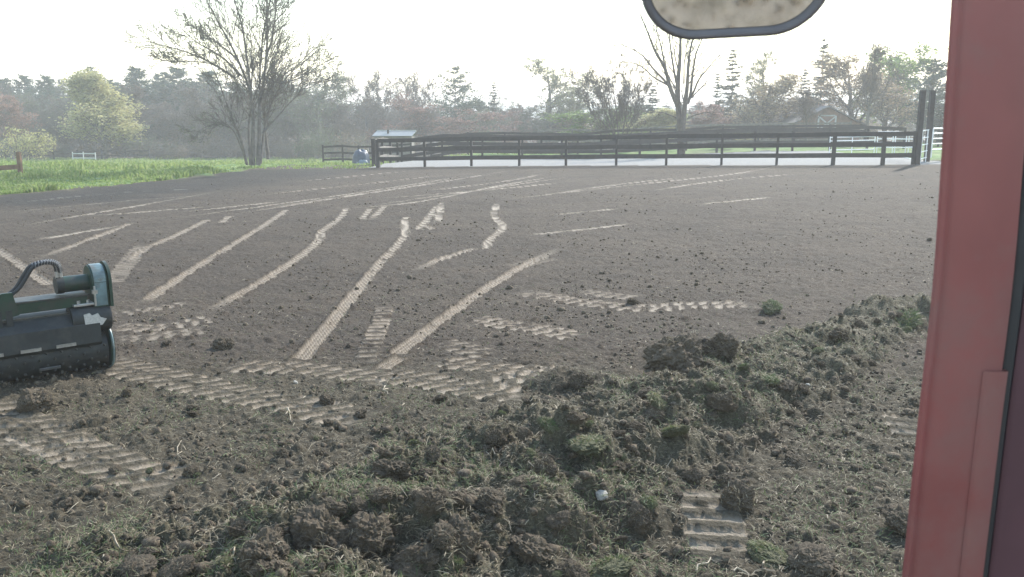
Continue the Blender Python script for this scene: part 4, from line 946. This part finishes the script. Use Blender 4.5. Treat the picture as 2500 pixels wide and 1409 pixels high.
def clod(u, v, wpx, label, group=None, grassy=False, asp=1.0, sink=0.30, name=None, me=None, hz=1.0):
    p = spot(u, v + wpx * 0.22); d_ = math.hypot(p[0], p[1], ); r = wpx / F * math.sqrt(d_ ** 2 + CAMZ ** 2) / 2
    z = gz1(p[0], p[1]); me = me or (crng.choice(SM) if grassy else crng.choice(CM))
    o = link(name or ('grass_sod' if grassy else 'soil_clod'), me, None, None, (p[0], p[1], z + r * (0.48 - sink) * hz), (crng.uniform(-.5, .5), crng.uniform(-.5, .5), crng.uniform(0, 6.28)), (r * .74, r * .74 * asp, r * .58 * hz))
    tag(o, label, 'sod' if grassy else ('stone' if name else 'clod'), group)
    if grassy: link('grass', crng.choice(TM), None, o)['kind'] = 'stuff'
    if name is None: link('rootlets', crng.choice(FM), None, o)['kind'] = 'stuff'
    return o
for a in ((1800, 1215, 104, 'upright square clod standing beside the ladder of tyre marks', False), (1880, 1345, 118, 'grass-covered sod right of the ladder of tyre marks', True),
          (1985, 1350, 135, 'large smooth flattened clod at the bottom right, beside a grassy sod', False), (2048, 815, 62, 'dark round clod on the far end of the heap', False),
          (2068, 925, 34, 'small lone square clod on the crumbly soil right of the heap', False), (1650, 865, 140, 'large dark clod at the left lip of the dug hollow', False),
          (1760, 850, 105, 'dark clod at the right lip of the dug hollow', False), (1885, 743, 58, 'green-topped sod at the far edge of the heap', True), (2205, 770, 90, 'broad torn sod next to the red pillar', True),
          (1605, 975, 74, 'green tufted sod on the near slope below the dug hollow', True), (1880, 920, 66, 'grassy sod right of the dug hollow', True), (1430, 1075, 120, 'big sod with green grass flopping off its right shoulder', True),
          (800, 975, 42, 'lone dark clod at the end of the left tyre tracks', False), (880, 1010, 36, 'flat dark clod just below the lone clod at the track end', False), (545, 838, 52, 'dark clod lying by the roller end of the rake', False),
          (1075, 970, 40, 'low dark clod below the deepest tyre marks', False), (690, 1105, 40, 'small dark clod left of centre on the matted soil', False), (778, 1106, 36, 'small round clod just right of another on the matted soil', False),
          (310, 958, 40, 'dark low clod beside the left tyre tracks', False), (955, 1150, 90, 'broad clod at the upper edge of the heap, left of centre', False), (780, 1300, 150, 'large dark sod face at the bottom, left of centre', False),
          (900, 1300, 140, 'large dark sod with a sunlit right edge at the bottom centre', False), (650, 1360, 140, 'dark sod at the bottom edge, left end of the heap', False), (1110, 1320, 150, 'broad dark sod above the pale stick', False),
          (1300, 1340, 110, 'dark sod at the bottom, left of the grassy mat', False), (1210, 1075, 70, 'bluish dark clod at the top of the heap crest', False), (1560, 1265, 80, 'rounded clod right of the pale stone', False),
          (1490, 1370, 130, 'grassy mat of sod at the bottom edge, right of centre', True), (1690, 1160, 60, 'brown clod at the top of the ladder of tyre marks', False), (1770, 1170, 66, 'tilted clod behind the upright square clod', False),
          (1760, 985, 70, 'dark clod near the crest below the dug hollow', False), (1650, 1045, 80, 'grassy clump midway along the heap crest', True), (1940, 1125, 50, 'low clod on the crumbly slope right of the heap', False),
          (2085, 1225, 34, 'small dark clod low on the crumbly slope', False), (2200, 1270, 90, 'dark clod touching the lower part of the red pillar', False), (90, 980, 90, 'brownish mound under the rake roller', False),
          (1420, 930, 70, 'long dark clod left of the dug hollow', False), (1330, 1140, 80, 'dark sod left of the big grassy sod', False), (1050, 1225, 84, 'rounded sod below the heap edge, left of centre', False),
          (470, 1150, 44, 'little dark tussock near the pale vertical root', False), (1545, 735, 34, 'small dark clod among the far tyre marks', False), (1400, 1395, 80, 'dark clod at the bottom edge beside the grassy mat', False)):
    clod(a[0], a[1], a[2], a[3], 'clods and sods of the torn heap', a[4], sink=0.28, hz=1.7 if a[0] == 1800 else (0.7 if a[0] == 1985 else (0.7 if a[4] else (1.55 if a[2] >= 68 else 1.25))))
# further clods of the heap, alike
cnt = 0; lump_spots = []
while cnt < 215:
    u, v = crng.uniform(-30, 2250), crng.uniform(740, 1420); p = gpix(u, v)
    hm = float(heap_mask(np.array([p[0]]), np.array([p[1]]))[0])
    if crng.random() > hm * 1.6 + (0.22 if v > 900 else 0.03): continue
    cnt += 1; size = (0.022 + 0.06 * crng.random() ** 2) * (0.75 + 0.5 * min(1, hm * 2)); wpx = 2 * size * F / math.hypot(p[0], p[1], CAMZ)
    gsy = crng.random() < 0.16
    lump_spots.append((u, v, wpx, gsy))
LM = [(1800, 1215, 'upright square clod'), (1880, 1345, 'grassy sod by the ladder marks'), (1985, 1350, 'large smooth flattened clod'), (2048, 815, 'round clod at the heap end'), (2068, 925, 'lone square clod'), (1650, 860, 'left lip of the hollow'),
      (1755, 845, 'right lip of the hollow'), (1885, 743, 'green-topped far sod'), (2205, 770, 'broad torn sod'), (1605, 975, 'green tufted sod'), (1430, 1075, 'big sod with flopping grass'), (800, 975, 'lone clod at the track end'),
      (1075, 970, 'deepest tyre marks'), (690, 1105, 'small clod on matted soil'), (310, 958, 'left tyre tracks'), (955, 1150, 'broad clod at the heap edge'), (780, 1300, 'large dark sod face'), (910, 1310, 'sod with a sunlit edge'),
      (640, 1370, 'left end of the heap'), (1100, 1340, 'sod above the pale stick'), (1300, 1340, 'sod left of the grassy mat'), (1210, 1075, 'bluish clod on the crest'), (1560, 1265, 'rounded clod'), (1490, 1370, 'grassy mat at the bottom'),
      (1690, 1160, 'top of the ladder marks'), (1470, 1205, 'pale rounded stone'), (1940, 1125, 'low clod on the crumbly slope'), (2085, 1225, 'dark clod low on the slope'), (2200, 1270, 'clod touching the red pillar'), (1050, 1225, 'rounded sod left of centre'),
      (470, 1150, 'dark tussock'), (120, 1330, 'bottom left corner'), (90, 1050, 'rake roller'), (320, 1330, 'long slanting stem')]
lc = {}
lump_spots.sort(key=lambda q: -q[2])
for u, v, wpx, gsy in lump_spots:
    lu, lv, ln = min(LM, key=lambda m_: math.hypot(u - m_[0], (v - m_[1]) * 1.3)); dx, dy = u - lu, v - lv
    rel = ('right of' if dx > 0 else 'left of') if abs(dx) > abs(dy) * 1.2 else ('in front of' if dy > 0 else 'behind')
    base = 'small grass-topped lump' if gsy else 'small dark lump'; key = (base, rel, ln); q = lc.get(key, 0); lc[key] = q + 1
    sizew = ('', 'second largest ', 'third largest ', 'fourth largest ', 'fifth largest ', 'sixth largest ', 'seventh largest ', 'eighth largest ', 'ninth largest ', 'tenth largest ', 'eleventh largest ', 'twelfth largest ')[min(q, 11)]
    clod(u, v, wpx, ('%s%s %s the %s' % (sizew, base, rel, ln)), 'small grass-topped lumps of the heap' if gsy else 'small dark lumps of the heap', gsy, sink=0.3)
clod(1470, 1205, 40, 'pale rounded stone sitting on the heap', None, False, name='stone', me=BM_)
clod(722, 932, 16, 'small pale stone between the left tyre tracks', None, False, name='stone', me=BM_)
clod(1972, 943, 14, 'tiny white stone right of the grassy sods', None, False, name='stone', me=BM_)

def crumbs(name, label, n_, pos, smin, smax, sub, m, seed, mu, sg):
    g_ = np.random.default_rng(seed); bases = []
    for s_ in range(5):
        bm = bmesh.new(); bmesh.ops.create_icosphere(bm, subdivisions=sub, radius=1.0)
        v_ = np.array([v.co[:] for v in bm.verts]); f_ = np.array([[v.index for v in f.verts] for f in bm.faces]); bm.free()
        v_ = v_ * (1 + g_.normal(size=(len(v_), 1)) * 0.22) * g_.uniform(0.6, 1.25, 3); bases.append((v_, f_))
    xs, ys = pos(g_, n_); zs = gz(xs, ys); n_ = len(xs)
    s = np.clip(np.exp(g_.normal(mu, sg, n_)), smin, smax); VV, TTt, off = [], [], 0
    for b, (v_, f_) in enumerate(bases):
        k = np.arange(b, n_, 5)
        a = g_.uniform(0, 6.28, len(k)); ca, sa = np.cos(a)[:, None], np.sin(a)[:, None]; ta = g_.normal(size=len(k)) * .5; cb, sb = np.cos(ta)[:, None], np.sin(ta)[:, None]
        x0, y0, z0 = v_[:, 0][None], v_[:, 1][None], v_[:, 2][None]; y1, z1 = cb * y0 - sb * z0, sb * y0 + cb * z0
        x2, y2 = ca * x0 - sa * y1, sa * x0 + ca * y1
        P = np.stack([x2, y2, z1], -1) * s[k][:, None, None] + np.stack([xs[k], ys[k], zs[k] + s[k] * 0.35], -1)[:, None, :]
        VV.append(P.reshape(-1, 3)); TTt.append((f_[None] + (np.arange(len(k)) * len(v_))[:, None, None]).reshape(-1, 3) + off); off += len(VV[-1])
    return tag(link(name, build(name, np.concatenate(VV), None, np.concatenate(TTt)), m), label, None, None, 'stuff')
def not_on_track(g_, x, y, p=0.75):
    r = np.hypot(x, y); a = np.arctan2(x, y); i = np.clip(np.searchsorted(radii, r), 0, NR - 1); j = np.clip(np.searchsorted(th[:thf_n], a), 0, thf_n - 1)
    return g_.random(len(x)) > np.maximum(pack[i, j], COV[i, j] * 0.85) * p
def pos_field(g_, n_):
    r = 6.0 * np.exp(g_.random(n_) * math.log(40 / 6.0)); a = np.radians(g_.uniform(-33, 30, n_)); x, y = r * np.sin(a), r * np.cos(a)
    k = (x > edge_x(y) + 0.3) & (y < np.interp(x, fpx, fpy) - 0.3); x, y = x[k], y[k]
    k = not_on_track(g_, x, y, 0.9) & (g_.random(len(x)) < 0.10 + 1.1 * sstep(0.42, 0.68, fbm(x * 0.7, y * 0.7, 55, 5, 0.6))); return x[k], y[k]
def pos_heap(g_, n_):
    r = 3.7 * np.exp(g_.random(n_) * math.log(12 / 3.7)); a = np.radians(g_.uniform(-33, 30, n_)); x, y = r * np.sin(a), r * np.cos(a); h = heap_mask(x, y)
    k = (g_.random(n_) < 0.10 + 1.4 * h + 0.3 * (y < 7.5)) & not_on_track(g_, x, y, 1.1); return x[k], y[k]
def pos_rear(g_, n_):
    r = g_.uniform(1.8, 8, n_); a = np.radians(g_.uniform(135, 225, n_)); return r * np.sin(a), r * np.cos(a)
crumbs('soil_crumbs', 'small crumbs of soil strewn over the raked field', 22000, pos_field, 0.004, 0.040, 1, M_clod, 91, -4.85, 0.52)
crumbs('soil_crumbs', 'loose crumbs of soil over the torn heap', 11000, pos_heap, 0.004, 0.045, 1, M_clod, 92, -4.5, 0.5)
crumbs('soil_crumbs', 'loose crumbs of soil on the ground behind', 6000, pos_rear, 0.004, 0.026, 1, M_clod, 93, -4.8, 0.5)

def strips(name, label, x, y, L, wdt, m, seed, lift=0.02, tiltmax=0.35):
    g_ = np.random.default_rng(seed); n_ = len(x); z = gz(x, y); a = g_.uniform(0, 6.28, n_); tl = np.abs(g_.normal(size=n_)) * tiltmax
    d_ = np.stack([np.cos(a) * np.cos(tl), np.sin(a) * np.cos(tl), np.sin(tl)], -1); sdx = np.stack([-np.sin(a), np.cos(a), g_.normal(size=n_) * .4], -1) * (wdt / 2)[:, None]
    p0 = np.stack([x, y, z + lift * g_.random(n_)], -1); bend = g_.normal(size=(n_, 3)) * 0.25; p1 = p0 + (d_ + bend * .3) * (L / 2)[:, None]; p2 = p0 + (d_ + bend * .1 - np.array((0, 0, .2))) * L[:, None]
    V_ = np.stack([p0 - sdx, p0 + sdx, p1 + sdx, p1 - sdx, p2 + sdx * .4, p2 - sdx * .4], 1).reshape(-1, 3); k = np.arange(n_) * 6
    return tag(link(name, build(name, V_, np.concatenate([np.stack([k, k + 1, k + 2, k + 3], -1), np.stack([k + 3, k + 2, k + 4, k + 5], -1)])), m), label, None, None, 'stuff')
x, y = pos_heap(g, 95000); n_ = len(x)
strips('straw', 'dry straw and torn roots over the heap', x, y, g.uniform(0.012, 0.06, n_) * np.where(g.random(n_) < .06, 2.2, 1), g.uniform(0.0015, 0.004, n_), M_straw, 201)
x, y = pos_heap(g, 80000); k = fbm(x * 2.2, y * 2.2, 66, 3) > 0.47; x, y = x[k], y[k]; n_ = len(x)
strips('torn_grass', 'torn green grass blades over the heap', x, y, g.uniform(0.02, 0.075, n_), g.uniform(0.002, 0.0045, n_), M_sodgrass, 202, 0.03, 0.6)
x, y = pos_field(g, 9000); n_ = len(x)
strips('straw', 'flecks of straw over the raked field', x, y, g.uniform(0.02, 0.07, n_), g.uniform(0.003, 0.007, n_), M_straw, 203)
x, y = pos_rear(g, 2500); n_ = len(x)
strips('straw', 'flecks of straw on the ground behind', x, y, g.uniform(0.03, 0.10, n_), g.uniform(0.004, 0.009, n_), M_straw, 204)

def root(px, r, label, dark=False, group='roots and sticks on the soil', lift=0.02, seed=1):
    g_ = np.random.default_rng(seed); q = np.array([spot(u, v) for u, v in px]); n_ = 9; L = np.linspace(0, 1, len(q)); t_ = np.linspace(0, 1, n_)
    P = np.stack([np.interp(t_, L, q[:, k]) for k in range(3)], -1); P[:, 2] = np.maximum(gz(P[:, 0], P[:, 1]), P[:, 2] * 0.5 + 0.5 * gz(P[:, 0], P[:, 1])) + lift * 0.5 + 0.016 * np.sin(t_ * 7 + seed)
    P[1:-1, :2] += g_.normal(size=(n_ - 2, 2)) * 0.014; c = P[0].copy()
    me = MB().tube([tuple(p - c) for p in P], [r * (0.6 - 0.4 * t) * g_.uniform(.75, 1.25) for t in t_], 6).mesh('root', True, 60)
    tag(link('root', me, M_darkroot if dark else M_root, None, tuple(c)), label, 'root', group)
for k, a in enumerate((([(702, 1003), (706, 1018), (712, 1032)], 0.014, 'pale curved root stub left of the lone dark clod'), ([(940, 943), (939, 958), (948, 968)], 0.012, 'white curved root below the deepest tyre marks'),
        ([(978, 985), (984, 998), (980, 1004)], 0.008, 'tiny pale curled root right of the dark thin stick'), ([(905, 1003), (945, 998), (988, 984)], 0.007, 'dark thin stick lying left of the tiny curled root', True),
        ([(265, 1305), (310, 1350), (355, 1392)], 0.009, 'long thin pale stem slanting at the bottom left'), ([(255, 1374), (300, 1378), (325, 1380)], 0.006, 'short pale stem crossing the long slanting stem'),
        ([(400, 1372), (470, 1352), (545, 1342)], 0.006, 'thin pale stem lying almost level at the bottom left'), ([(545, 1340), (566, 1355), (578, 1376)], 0.013, 'thick curved root at the end of the level stem'),
        ([(893, 1092), (908, 1103), (922, 1112)], 0.008, 'short pale root at the upper edge of the heap'), ([(1075, 1315), (1120, 1335), (1172, 1360)], 0.010, 'pale stick slanting at the bottom centre'),
        ([(1180, 1105), (1215, 1130), (1222, 1150)], 0.006, 'bent thin root on the heap crest'), ([(1290, 1140), (1340, 1178), (1402, 1206)], 0.006, 'thin root running down towards the pale stone'),
        ([(1305, 1218), (1340, 1232), (1368, 1238)], 0.007, 'pale root splinter left of the pale stone'), ([(1520, 1140), (1536, 1155), (1544, 1180)], 0.008, 'pale bent root right of the pale stone'),
        ([(980, 1185), (995, 1215), (1006, 1240)], 0.006, 'thin stem standing on the left slope of the heap'), ([(1035, 1305), (1055, 1335), (1068, 1372)], 0.008, 'pale crooked stem left of the bottom pale stick'),
        ([(1700, 1400), (1728, 1368), (1748, 1340)], 0.010, 'pale root crossing the lowest tyre marks'), ([(1790, 1408), (1840, 1400), (1890, 1407)], 0.010, 'pale arched root at the bottom edge'),
        ([(1862, 1388), (1875, 1375), (1885, 1362)], 0.008, 'short pale root in front of the large flat clod'), ([(443, 1080), (438, 1110), (434, 1142)], 0.006, 'pale upright root on the matted soil at the left'),
        ([(505, 1172), (530, 1168), (546, 1160)], 0.006, 'short pale root on the matted soil, left of centre'), ([(221, 1290), (228, 1282), (236, 1276)], 0.008, 'short white splinter at the lower left'),
        ([(2015, 1262), (2022, 1275), (2018, 1290)], 0.006, 'thin pale root on the crumbly slope'), ([(507, 1305), (520, 1295), (532, 1285)], 0.010, 'pale root tip above the level stem'),
        ([(1230, 1280), (1250, 1310), (1290, 1330)], 0.005, 'hair-thin root between two dark sods'), ([(1640, 1130), (1615, 1160), (1630, 1185)], 0.005, 'thin root left of the brown clod'))):
    root(a[0], a[1], a[2], len(a) > 3, seed=k + 3)

# ------------------------------------------------------------------ power rake at the left
pR = gpix(262, 893)
rk = thing('power_rake', 'dark green power rake with roller, hoses and hydraulic motor at the left edge', 'rake', (pR[0], pR[1], hbase(pR[0], pR[1]) - 0.01), None, math.radians(40))
# local axes: X along the roller (right end at 0), -Y the side towards the camera, Z up
ro = link('roller', MB().cyl((-2.2, 0, 0.20), (-0.02, 0, 0.20), 0.175, n=40).mesh('roller', True), M_blackp, rk)
tb = MB()
for i in range(36):
    for j in range(10):
        a = j * 2 * math.pi / 10 + (i % 2) * 0.31; xx = -2.15 + i * 0.06; c_, s_ = math.cos(a), math.sin(a)
        tb.cyl((xx, c_ * 0.17, 0.20 + s_ * 0.17), (xx, c_ * 0.195, 0.20 + s_ * 0.195), 0.014, 0.009, 6)
tag(link('teeth', tb.mesh('teeth'), M_worn, ro), None, None, None, 'stuff')
def disc(xx, zc, r, yc=0, n=28): return [(xx, yc + r * math.cos(q * 2 * math.pi / n), zc + r * math.sin(q * 2 * math.pi / n)) for q in range(n)]
ep = link('end_plate', MB().extrude(disc(0.0, 0.215, 0.205), (0.03, 0, 0)).mesh('end_plate', True), M_green, rk)
link('rim', MB().tube([(0.015, 0.208 * math.cos(q), 0.215 + 0.208 * math.sin(q)) for q in np.linspace(0, 2 * math.pi, 40)], 0.009, 6).mesh('rim', True), M_caseblue, ep)
link('front_shield', MB().extrude([(-2.2, -0.19, 0.27), (-2.2, -0.215, 0.30), (-2.2, -0.20, 0.47), (-2.2, -0.10, 0.56), (-2.2, 0.12, 0.58), (-2.2, 0.12, 0.56), (-2.2, -0.09, 0.54), (-2.2, -0.18, 0.46), (-2.2, -0.195, 0.31)], (2.12, 0, 0)).mesh('front_shield'), M_blackp, rk)
link('shield_edge', MB().box((-1.14, -0.088, 0.572), (2.0, 0.03, 0.012)).mesh('shield_edge'), M_worn, rk)
for xx in (-1.28, -0.95, -0.66, -0.38): link('wear_strip', MB().box((xx, -0.222, 0.315), (0.16, 0.012, 0.028)).mesh('wear_strip'), M_steel, rk)
for xx in (-1.02, -0.52): link('wear_strip', MB().box((xx, -0.19, 0.125), (0.17, 0.012, 0.022), Matrix.Rotation(0.5, 4, 'X')).mesh('wear_strip'), M_steel, rk)
gh = link('gear_housing', MB().cyl((-0.30, -0.07, 0.50), (0.03, -0.07, 0.50), 0.125, n=28).mesh('gear_housing', True), M_blackp, rk)
link('decal', MB().extrude([(-0.20, -0.199, 0.44), (-0.06, -0.199, 0.45), (-0.02, -0.199, 0.50), (-0.07, -0.199, 0.52), (-0.09, -0.199, 0.56), (-0.14, -0.199, 0.545), (-0.16, -0.199, 0.57), (-0.21, -0.199, 0.56)], (0, 0.006, 0)).mesh('decal'), M_decal, gh)
link('bearing_plate', MB().box((-0.14, -0.06, 0.637), (0.26, 0.16, 0.022), bevel=0.004).mesh('bearing_plate'), M_steel, rk)
for xx in (-0.22, -0.14, -0.05): link('bolt', MB().cyl((xx, -0.10, 0.65), (xx, -0.10, 0.675), 0.016, n=6).mesh('bolt'), M_steel, rk)
# chain case: rounded top, plate below, pale rim on the side towards us
def case_outline(xx, r, n=16): return [(xx, -r, 0.60)] + [(xx, -r * math.cos(q), 0.83 + r * math.sin(q)) for q in np.linspace(0, math.pi, n)] + [(xx, r, 0.60)]
cc = link('chain_case', MB().extrude(case_outline(-0.10, 0.14), (0.13, 0, 0)).mesh('chain_case', True, 30), M_green, rk)
rim = case_outline(-0.09, 0.146)[1:-1]
bmr = MB(); q0 = [Vector(p) for p in rim]
for i in range(len(q0) - 1):
    mid = (q0[i] + q0[i + 1]) / 2; dd_ = (q0[i + 1] - q0[i]); L_ = dd_.length
    bmr.box(Vector(mid) + Vector((0.055, 0, 0)), (0.10, L_ * 1.0, 0.006), Matrix.Rotation(math.atan2(dd_.z, dd_.y), 4, 'X'))
bmr.box((-0.035, -0.146, 0.72), (0.10, 0.006, 0.21))
link('rim', bmr.mesh('rim'), M_caseblue, cc)
link('flange', MB().extrude(case_outline(0.035, 0.165), (0.025, 0, 0)).mesh('flange', True, 30), M_green, cc)
mo = link('hydraulic_motor', MB().cyl((-0.31, 0.0, 0.82), (-0.10, 0.0, 0.82), 0.072, n=28).mesh('hydraulic_motor', True), M_green, rk)
link('end_cap', MB().cyl((-0.37, 0, 0.82), (-0.31, 0, 0.82), 0.08, n=28).mesh('end_cap', True), M_blackp, mo)
for xx in (-0.355, -0.325): link('fitting', MB().cyl((xx, -0.02, 0.88), (xx, -0.02, 0.945), 0.017, n=10).mesh('fitting', True), M_steel, mo)
for k, (dx_, dy_) in enumerate(((0, 0), (0.04, 0.015), (0.02, -0.04))):
    pts = [(-0.355 + dx_, -0.02 + dy_, 0.94), (-0.36 + dx_, -0.02 + dy_, 1.00), (-0.40 + dx_, -0.02 + dy_, 1.035), (-0.48 + dx_, -0.03 + dy_, 1.045), (-0.57 + dx_, -0.03 + dy_, 1.02), (-0.63 + dx_, -0.03 + dy_, 0.93), (-0.70 + dx_, -0.03 + dy_, 0.82), (-0.90 + dx_, -0.03 + dy_, 0.71), (-1.2 + dx_, -0.02 + dy_, 0.66), (-1.6 + dx_, 0 + dy_, 0.62)]
    P_ = np.array(pts); t_ = np.linspace(0, len(P_) - 1, 40)
    sm = np.stack([np.interp(t_, np.arange(len(P_)), P_[:, q]) for q in range(3)], -1)
    for _ in range(3): sm[1:-1] = (sm[:-2] + 2 * sm[1:-1] + sm[2:]) / 4
    hs = link('hose', MB().tube(sm, 0.016, 8).mesh('hose', True), M_rubber, rk)
    cb = MB(); tw = np.linspace(0, 1, 150); idx_ = tw * 17
    cp = np.stack([np.interp(idx_, np.arange(40), sm[:, q]) for q in range(3)], -1); an_ = tw * 2 * math.pi * 14
    cp[:, 1] += 0.017 * np.cos(an_); cp[:, 2] += 0.017 * np.sin(an_)
    link('spiral_guard', cb.tube(cp, 0.005, 4).mesh('spiral_guard', True), M_hosewrap, hs)
link('frame_beam', MB().box((-0.56, 0.0, 0.665), (0.84, 0.20, 0.09), bevel=0.008).mesh('frame_beam'), M_green, rk)
link('top_plate', MB().box((-0.52, -0.005, 0.722), (0.78, 0.24, 0.014), bevel=0.003).mesh('top_plate'), M_worn, rk)
arm = [(-2.2, 0, 0.64), (-1.5, 0, 0.63), (-1.2, 0, 0.64), (-0.98, 0, 0.70), (-0.82, 0, 0.82), (-0.74, 0, 0.82), (-0.70, 0, 0.62), (-1.1, 0, 0.55), (-1.5, 0, 0.50), (-2.2, 0, 0.50)]
link('side_arm', MB().extrude([(a, -0.13, c) for a, b, c in arm], (0, 0.03, 0)).mesh('side_arm'), M_green, rk)
link('hanger', MB().box((-0.86, -0.12, 0.60), (0.05, 0.03, 0.14)).mesh('hanger'), M_blackp, rk); link('hanger', MB().box((-0.78, -0.12, 0.60), (0.05, 0.03, 0.14)).mesh('hanger'), M_blackp, rk)
link('lever', MB().tube([(0.02, 0.06, 0.55), (0.03, 0.07, 0.72), (0.06, 0.09, 0.86)], 0.016, 8).mesh('lever', True), M_blackp, rk)
link('adjuster_rod', MB().cyl((-0.09, -0.15, 0.62), (-0.09, -0.15, 0.80), 0.010, n=8).mesh('adjuster_rod', True), M_steel, rk)
link('adjuster_nut', MB().cyl((-0.09, -0.15, 0.73), (-0.09, -0.15, 0.765), 0.026, n=6).mesh('adjuster_nut'), M_steel, rk)
wh = link('gauge_wheel', MB().cyl((-1.95, 0.42, 0.62), (-1.72, 0.42, 0.62), 0.26, n=36).mesh('gauge_wheel', True), M_tan, rk)
link('rim', MB().cyl((-1.725, 0.42, 0.62), (-1.705, 0.42, 0.62), 0.15, n=28).mesh('rim', True), M_white, wh)
link('tread_band', MB().cyl((-1.86, 0.42, 0.62), (-1.80, 0.42, 0.62), 0.266, n=36).mesh('tread_band', True), M_rubber, wh)
link('hitch_box', MB().box((-2.02, 0.0, 0.78), (0.2, 0.22, 0.26), bevel=0.01).mesh('hitch_box'), M_blackp, rk)

# ------------------------------------------------------------------ the tractor we sit in: pillar and mirror
tr = thing('tractor', 'orange-red cab pillar and hanging rear-view mirror of the tractor in front of us', 'tractor', (0.0, 0.95, 1.2))
ORG = np.array((0.0, 0.95, 1.2)); PD = 0.95
path = [(2352, -520), (2337, -240), (2322, 0), (2303, 300), (2278, 700), (2243, 1000), (2202, 1409), (2160, 1800), (2130, 2050)]
def sweep(profile, v0, v1, name, m, parent, nseg=44):
    vv = np.linspace(v0, v1, nseg); uu = np.interp(vv, [p[1] for p in path], [p[0] for p in path])
    k_ = np.ones(5) / 5; us = np.convolve(np.pad(uu, 2, mode='edge'), k_, 'valid'); us[:2] = uu[:2]; us[-2:] = uu[-2:]
    C = np.array([at(a, b, PD) for a, b in zip(us, vv)]) - ORG; n_ = len(profile); pr_ = np.array(profile)
    V_ = np.zeros((nseg, n_, 3)); V_[:, :, 0] = C[:, None, 0] + pr_[None, :, 0]; V_[:, :, 1] = C[:, None, 1] + pr_[None, :, 1]; V_[:, :, 2] = C[:, None, 2]
    ix = np.arange(nseg * n_).reshape(nseg, n_); nx2 = np.roll(ix, -1, 1)
    me = build(name, V_.reshape(-1, 3), np.stack([ix[:-1], nx2[:-1], nx2[1:], ix[1:]], -1).reshape(-1, 4), None, True); me.set_sharp_from_angle(angle=math.radians(40))
    return link(name, me, m, parent)
mm = lambda L: [(a / 1000, b / 1000) for a, b in L]
pil = sweep(mm([(40, 55), (26, 34), (4, 8), (1.5, 3), (4, 0.4), (8, 0), (11, 2.4), (14, 2.6), (17, 0.4), (30, -0.6), (60, -0.9), (85, 0), (89, 2.5), (90.5, 8), (91, 55)]), -500, 2000, 'pillar', M_red, tr)
sweep(mm([(92, 9), (95, 6.5), (103, 6.5), (106, 10), (106, 40), (92, 40)]), -500, 2000, 'seal', M_seal, pil)
sweep(mm([(107, 10), (112, 6), (180, 2), (195, 6), (195, 46), (107, 46)]), -500, 2000, 'inner_liner', M_maroon, pil)
sweep(mm([(66, -1.3), (69, -3.6), (73, -4.6), (88, -4.6), (93, -2.5), (94, 5.5), (92, 5.8), (90, -0.3)]), 905, 2000, 'trim_strip', M_red, pil)
# mirror
MD = 1.08; mc = at(1802, -92, MD); vdir = nrm(mc - np.array((0, 0, CAMZ))); tgt = nrm(np.array((0.28, -0.80, -0.62))); mn = nrm(tgt - vdir)
zax = Vector(mn); xax = Vector((0, 0, 1)).cross(zax).normalized(); yax = zax.cross(xax)
roll = math.radians(3.2); x2 = xax * math.cos(roll) + yax * math.sin(roll); y2 = yax * math.cos(roll) - xax * math.sin(roll)
MM = Matrix((x2, y2, zax)).transposed().to_4x4(); MM.translation = Vector(mc - ORG)
def rrect(w_, h_, r_, z_, n_=12):
    out = []
    for cx_, cy_, a0 in ((w_ - r_, h_ - r_, 0), (-w_ + r_, h_ - r_, 90), (-w_ + r_, -h_ + r_, 180), (w_ - r_, -h_ + r_, 270)):
        for k in range(n_ + 1):
            a = math.radians(a0 + 90 * k / n_); out.append((cx_ + r_ * math.cos(a), cy_ + r_ * math.sin(a) , z_))
    return out
W2, H2 = 0.1125, 0.086
loops = [rrect(W2 * .55, H2 * .5, .03, -.050), rrect(W2 * .86, H2 * .84, .055, -.038), rrect(W2, H2, .068, -.012), rrect(W2 + .001, H2 + .001, .069, .006), rrect(W2 - .003, H2 - .003, .066, .011), rrect(W2 - .006, H2 - .006, .063, .010), rrect(W2 - .0095, H2 - .0095, .060, -.002)]
nl_ = len(loops[0]); mV = np.array(loops).reshape(-1, 3); ix = np.arange(len(loops) * nl_).reshape(len(loops), nl_)
mQ = np.stack([ix[:-1], np.roll(ix[:-1], -1, 1), np.roll(ix[1:], -1, 1), ix[1:]], -1).reshape(-1, 4)
c0 = len(mV); mV = np.concatenate([mV, [[0, 0, -.052]]]); mT = np.stack([np.full(nl_, c0), np.roll(ix[0], -1), ix[0]], -1)
mh = link('mirror', build('mirror', mV, mQ, mT, True), M_plastic, tr); mh.matrix_local = MM
gl = rrect(W2 - .0098, H2 - .0098, .060, .001); gV = np.array(gl + [(0, 0, .001)]); gT = np.stack([np.full(nl_, nl_), np.arange(nl_), np.roll(np.arange(nl_), -1)], -1)
link('mirror_glass', build('mirror_glass', gV, None, gT), M_mirror, mh)
top = Vector(at(2352, -500, PD) - ORG)
arm0 = Vector(mc - ORG) + y2 * 0.05 - zax * 0.045
hdr = top + Vector((-0.75, 0.02, 0.02))
link('roof_rail', MB().box(((top.x + hdr.x) / 2 + 0.06, top.y + 0.03, top.z + 0.02), (top.x - hdr.x + 0.2, 0.07, 0.05), bevel=0.012).mesh('roof_rail'), M_red, tr)
link('mirror_arm', MB().tube([tuple(arm0), tuple(arm0 + Vector((0, 0.03, 0.06))), (arm0.x, top.y + 0.03, top.z)], 0.011, 10).mesh('mirror_arm', True), M_plastic, tr)
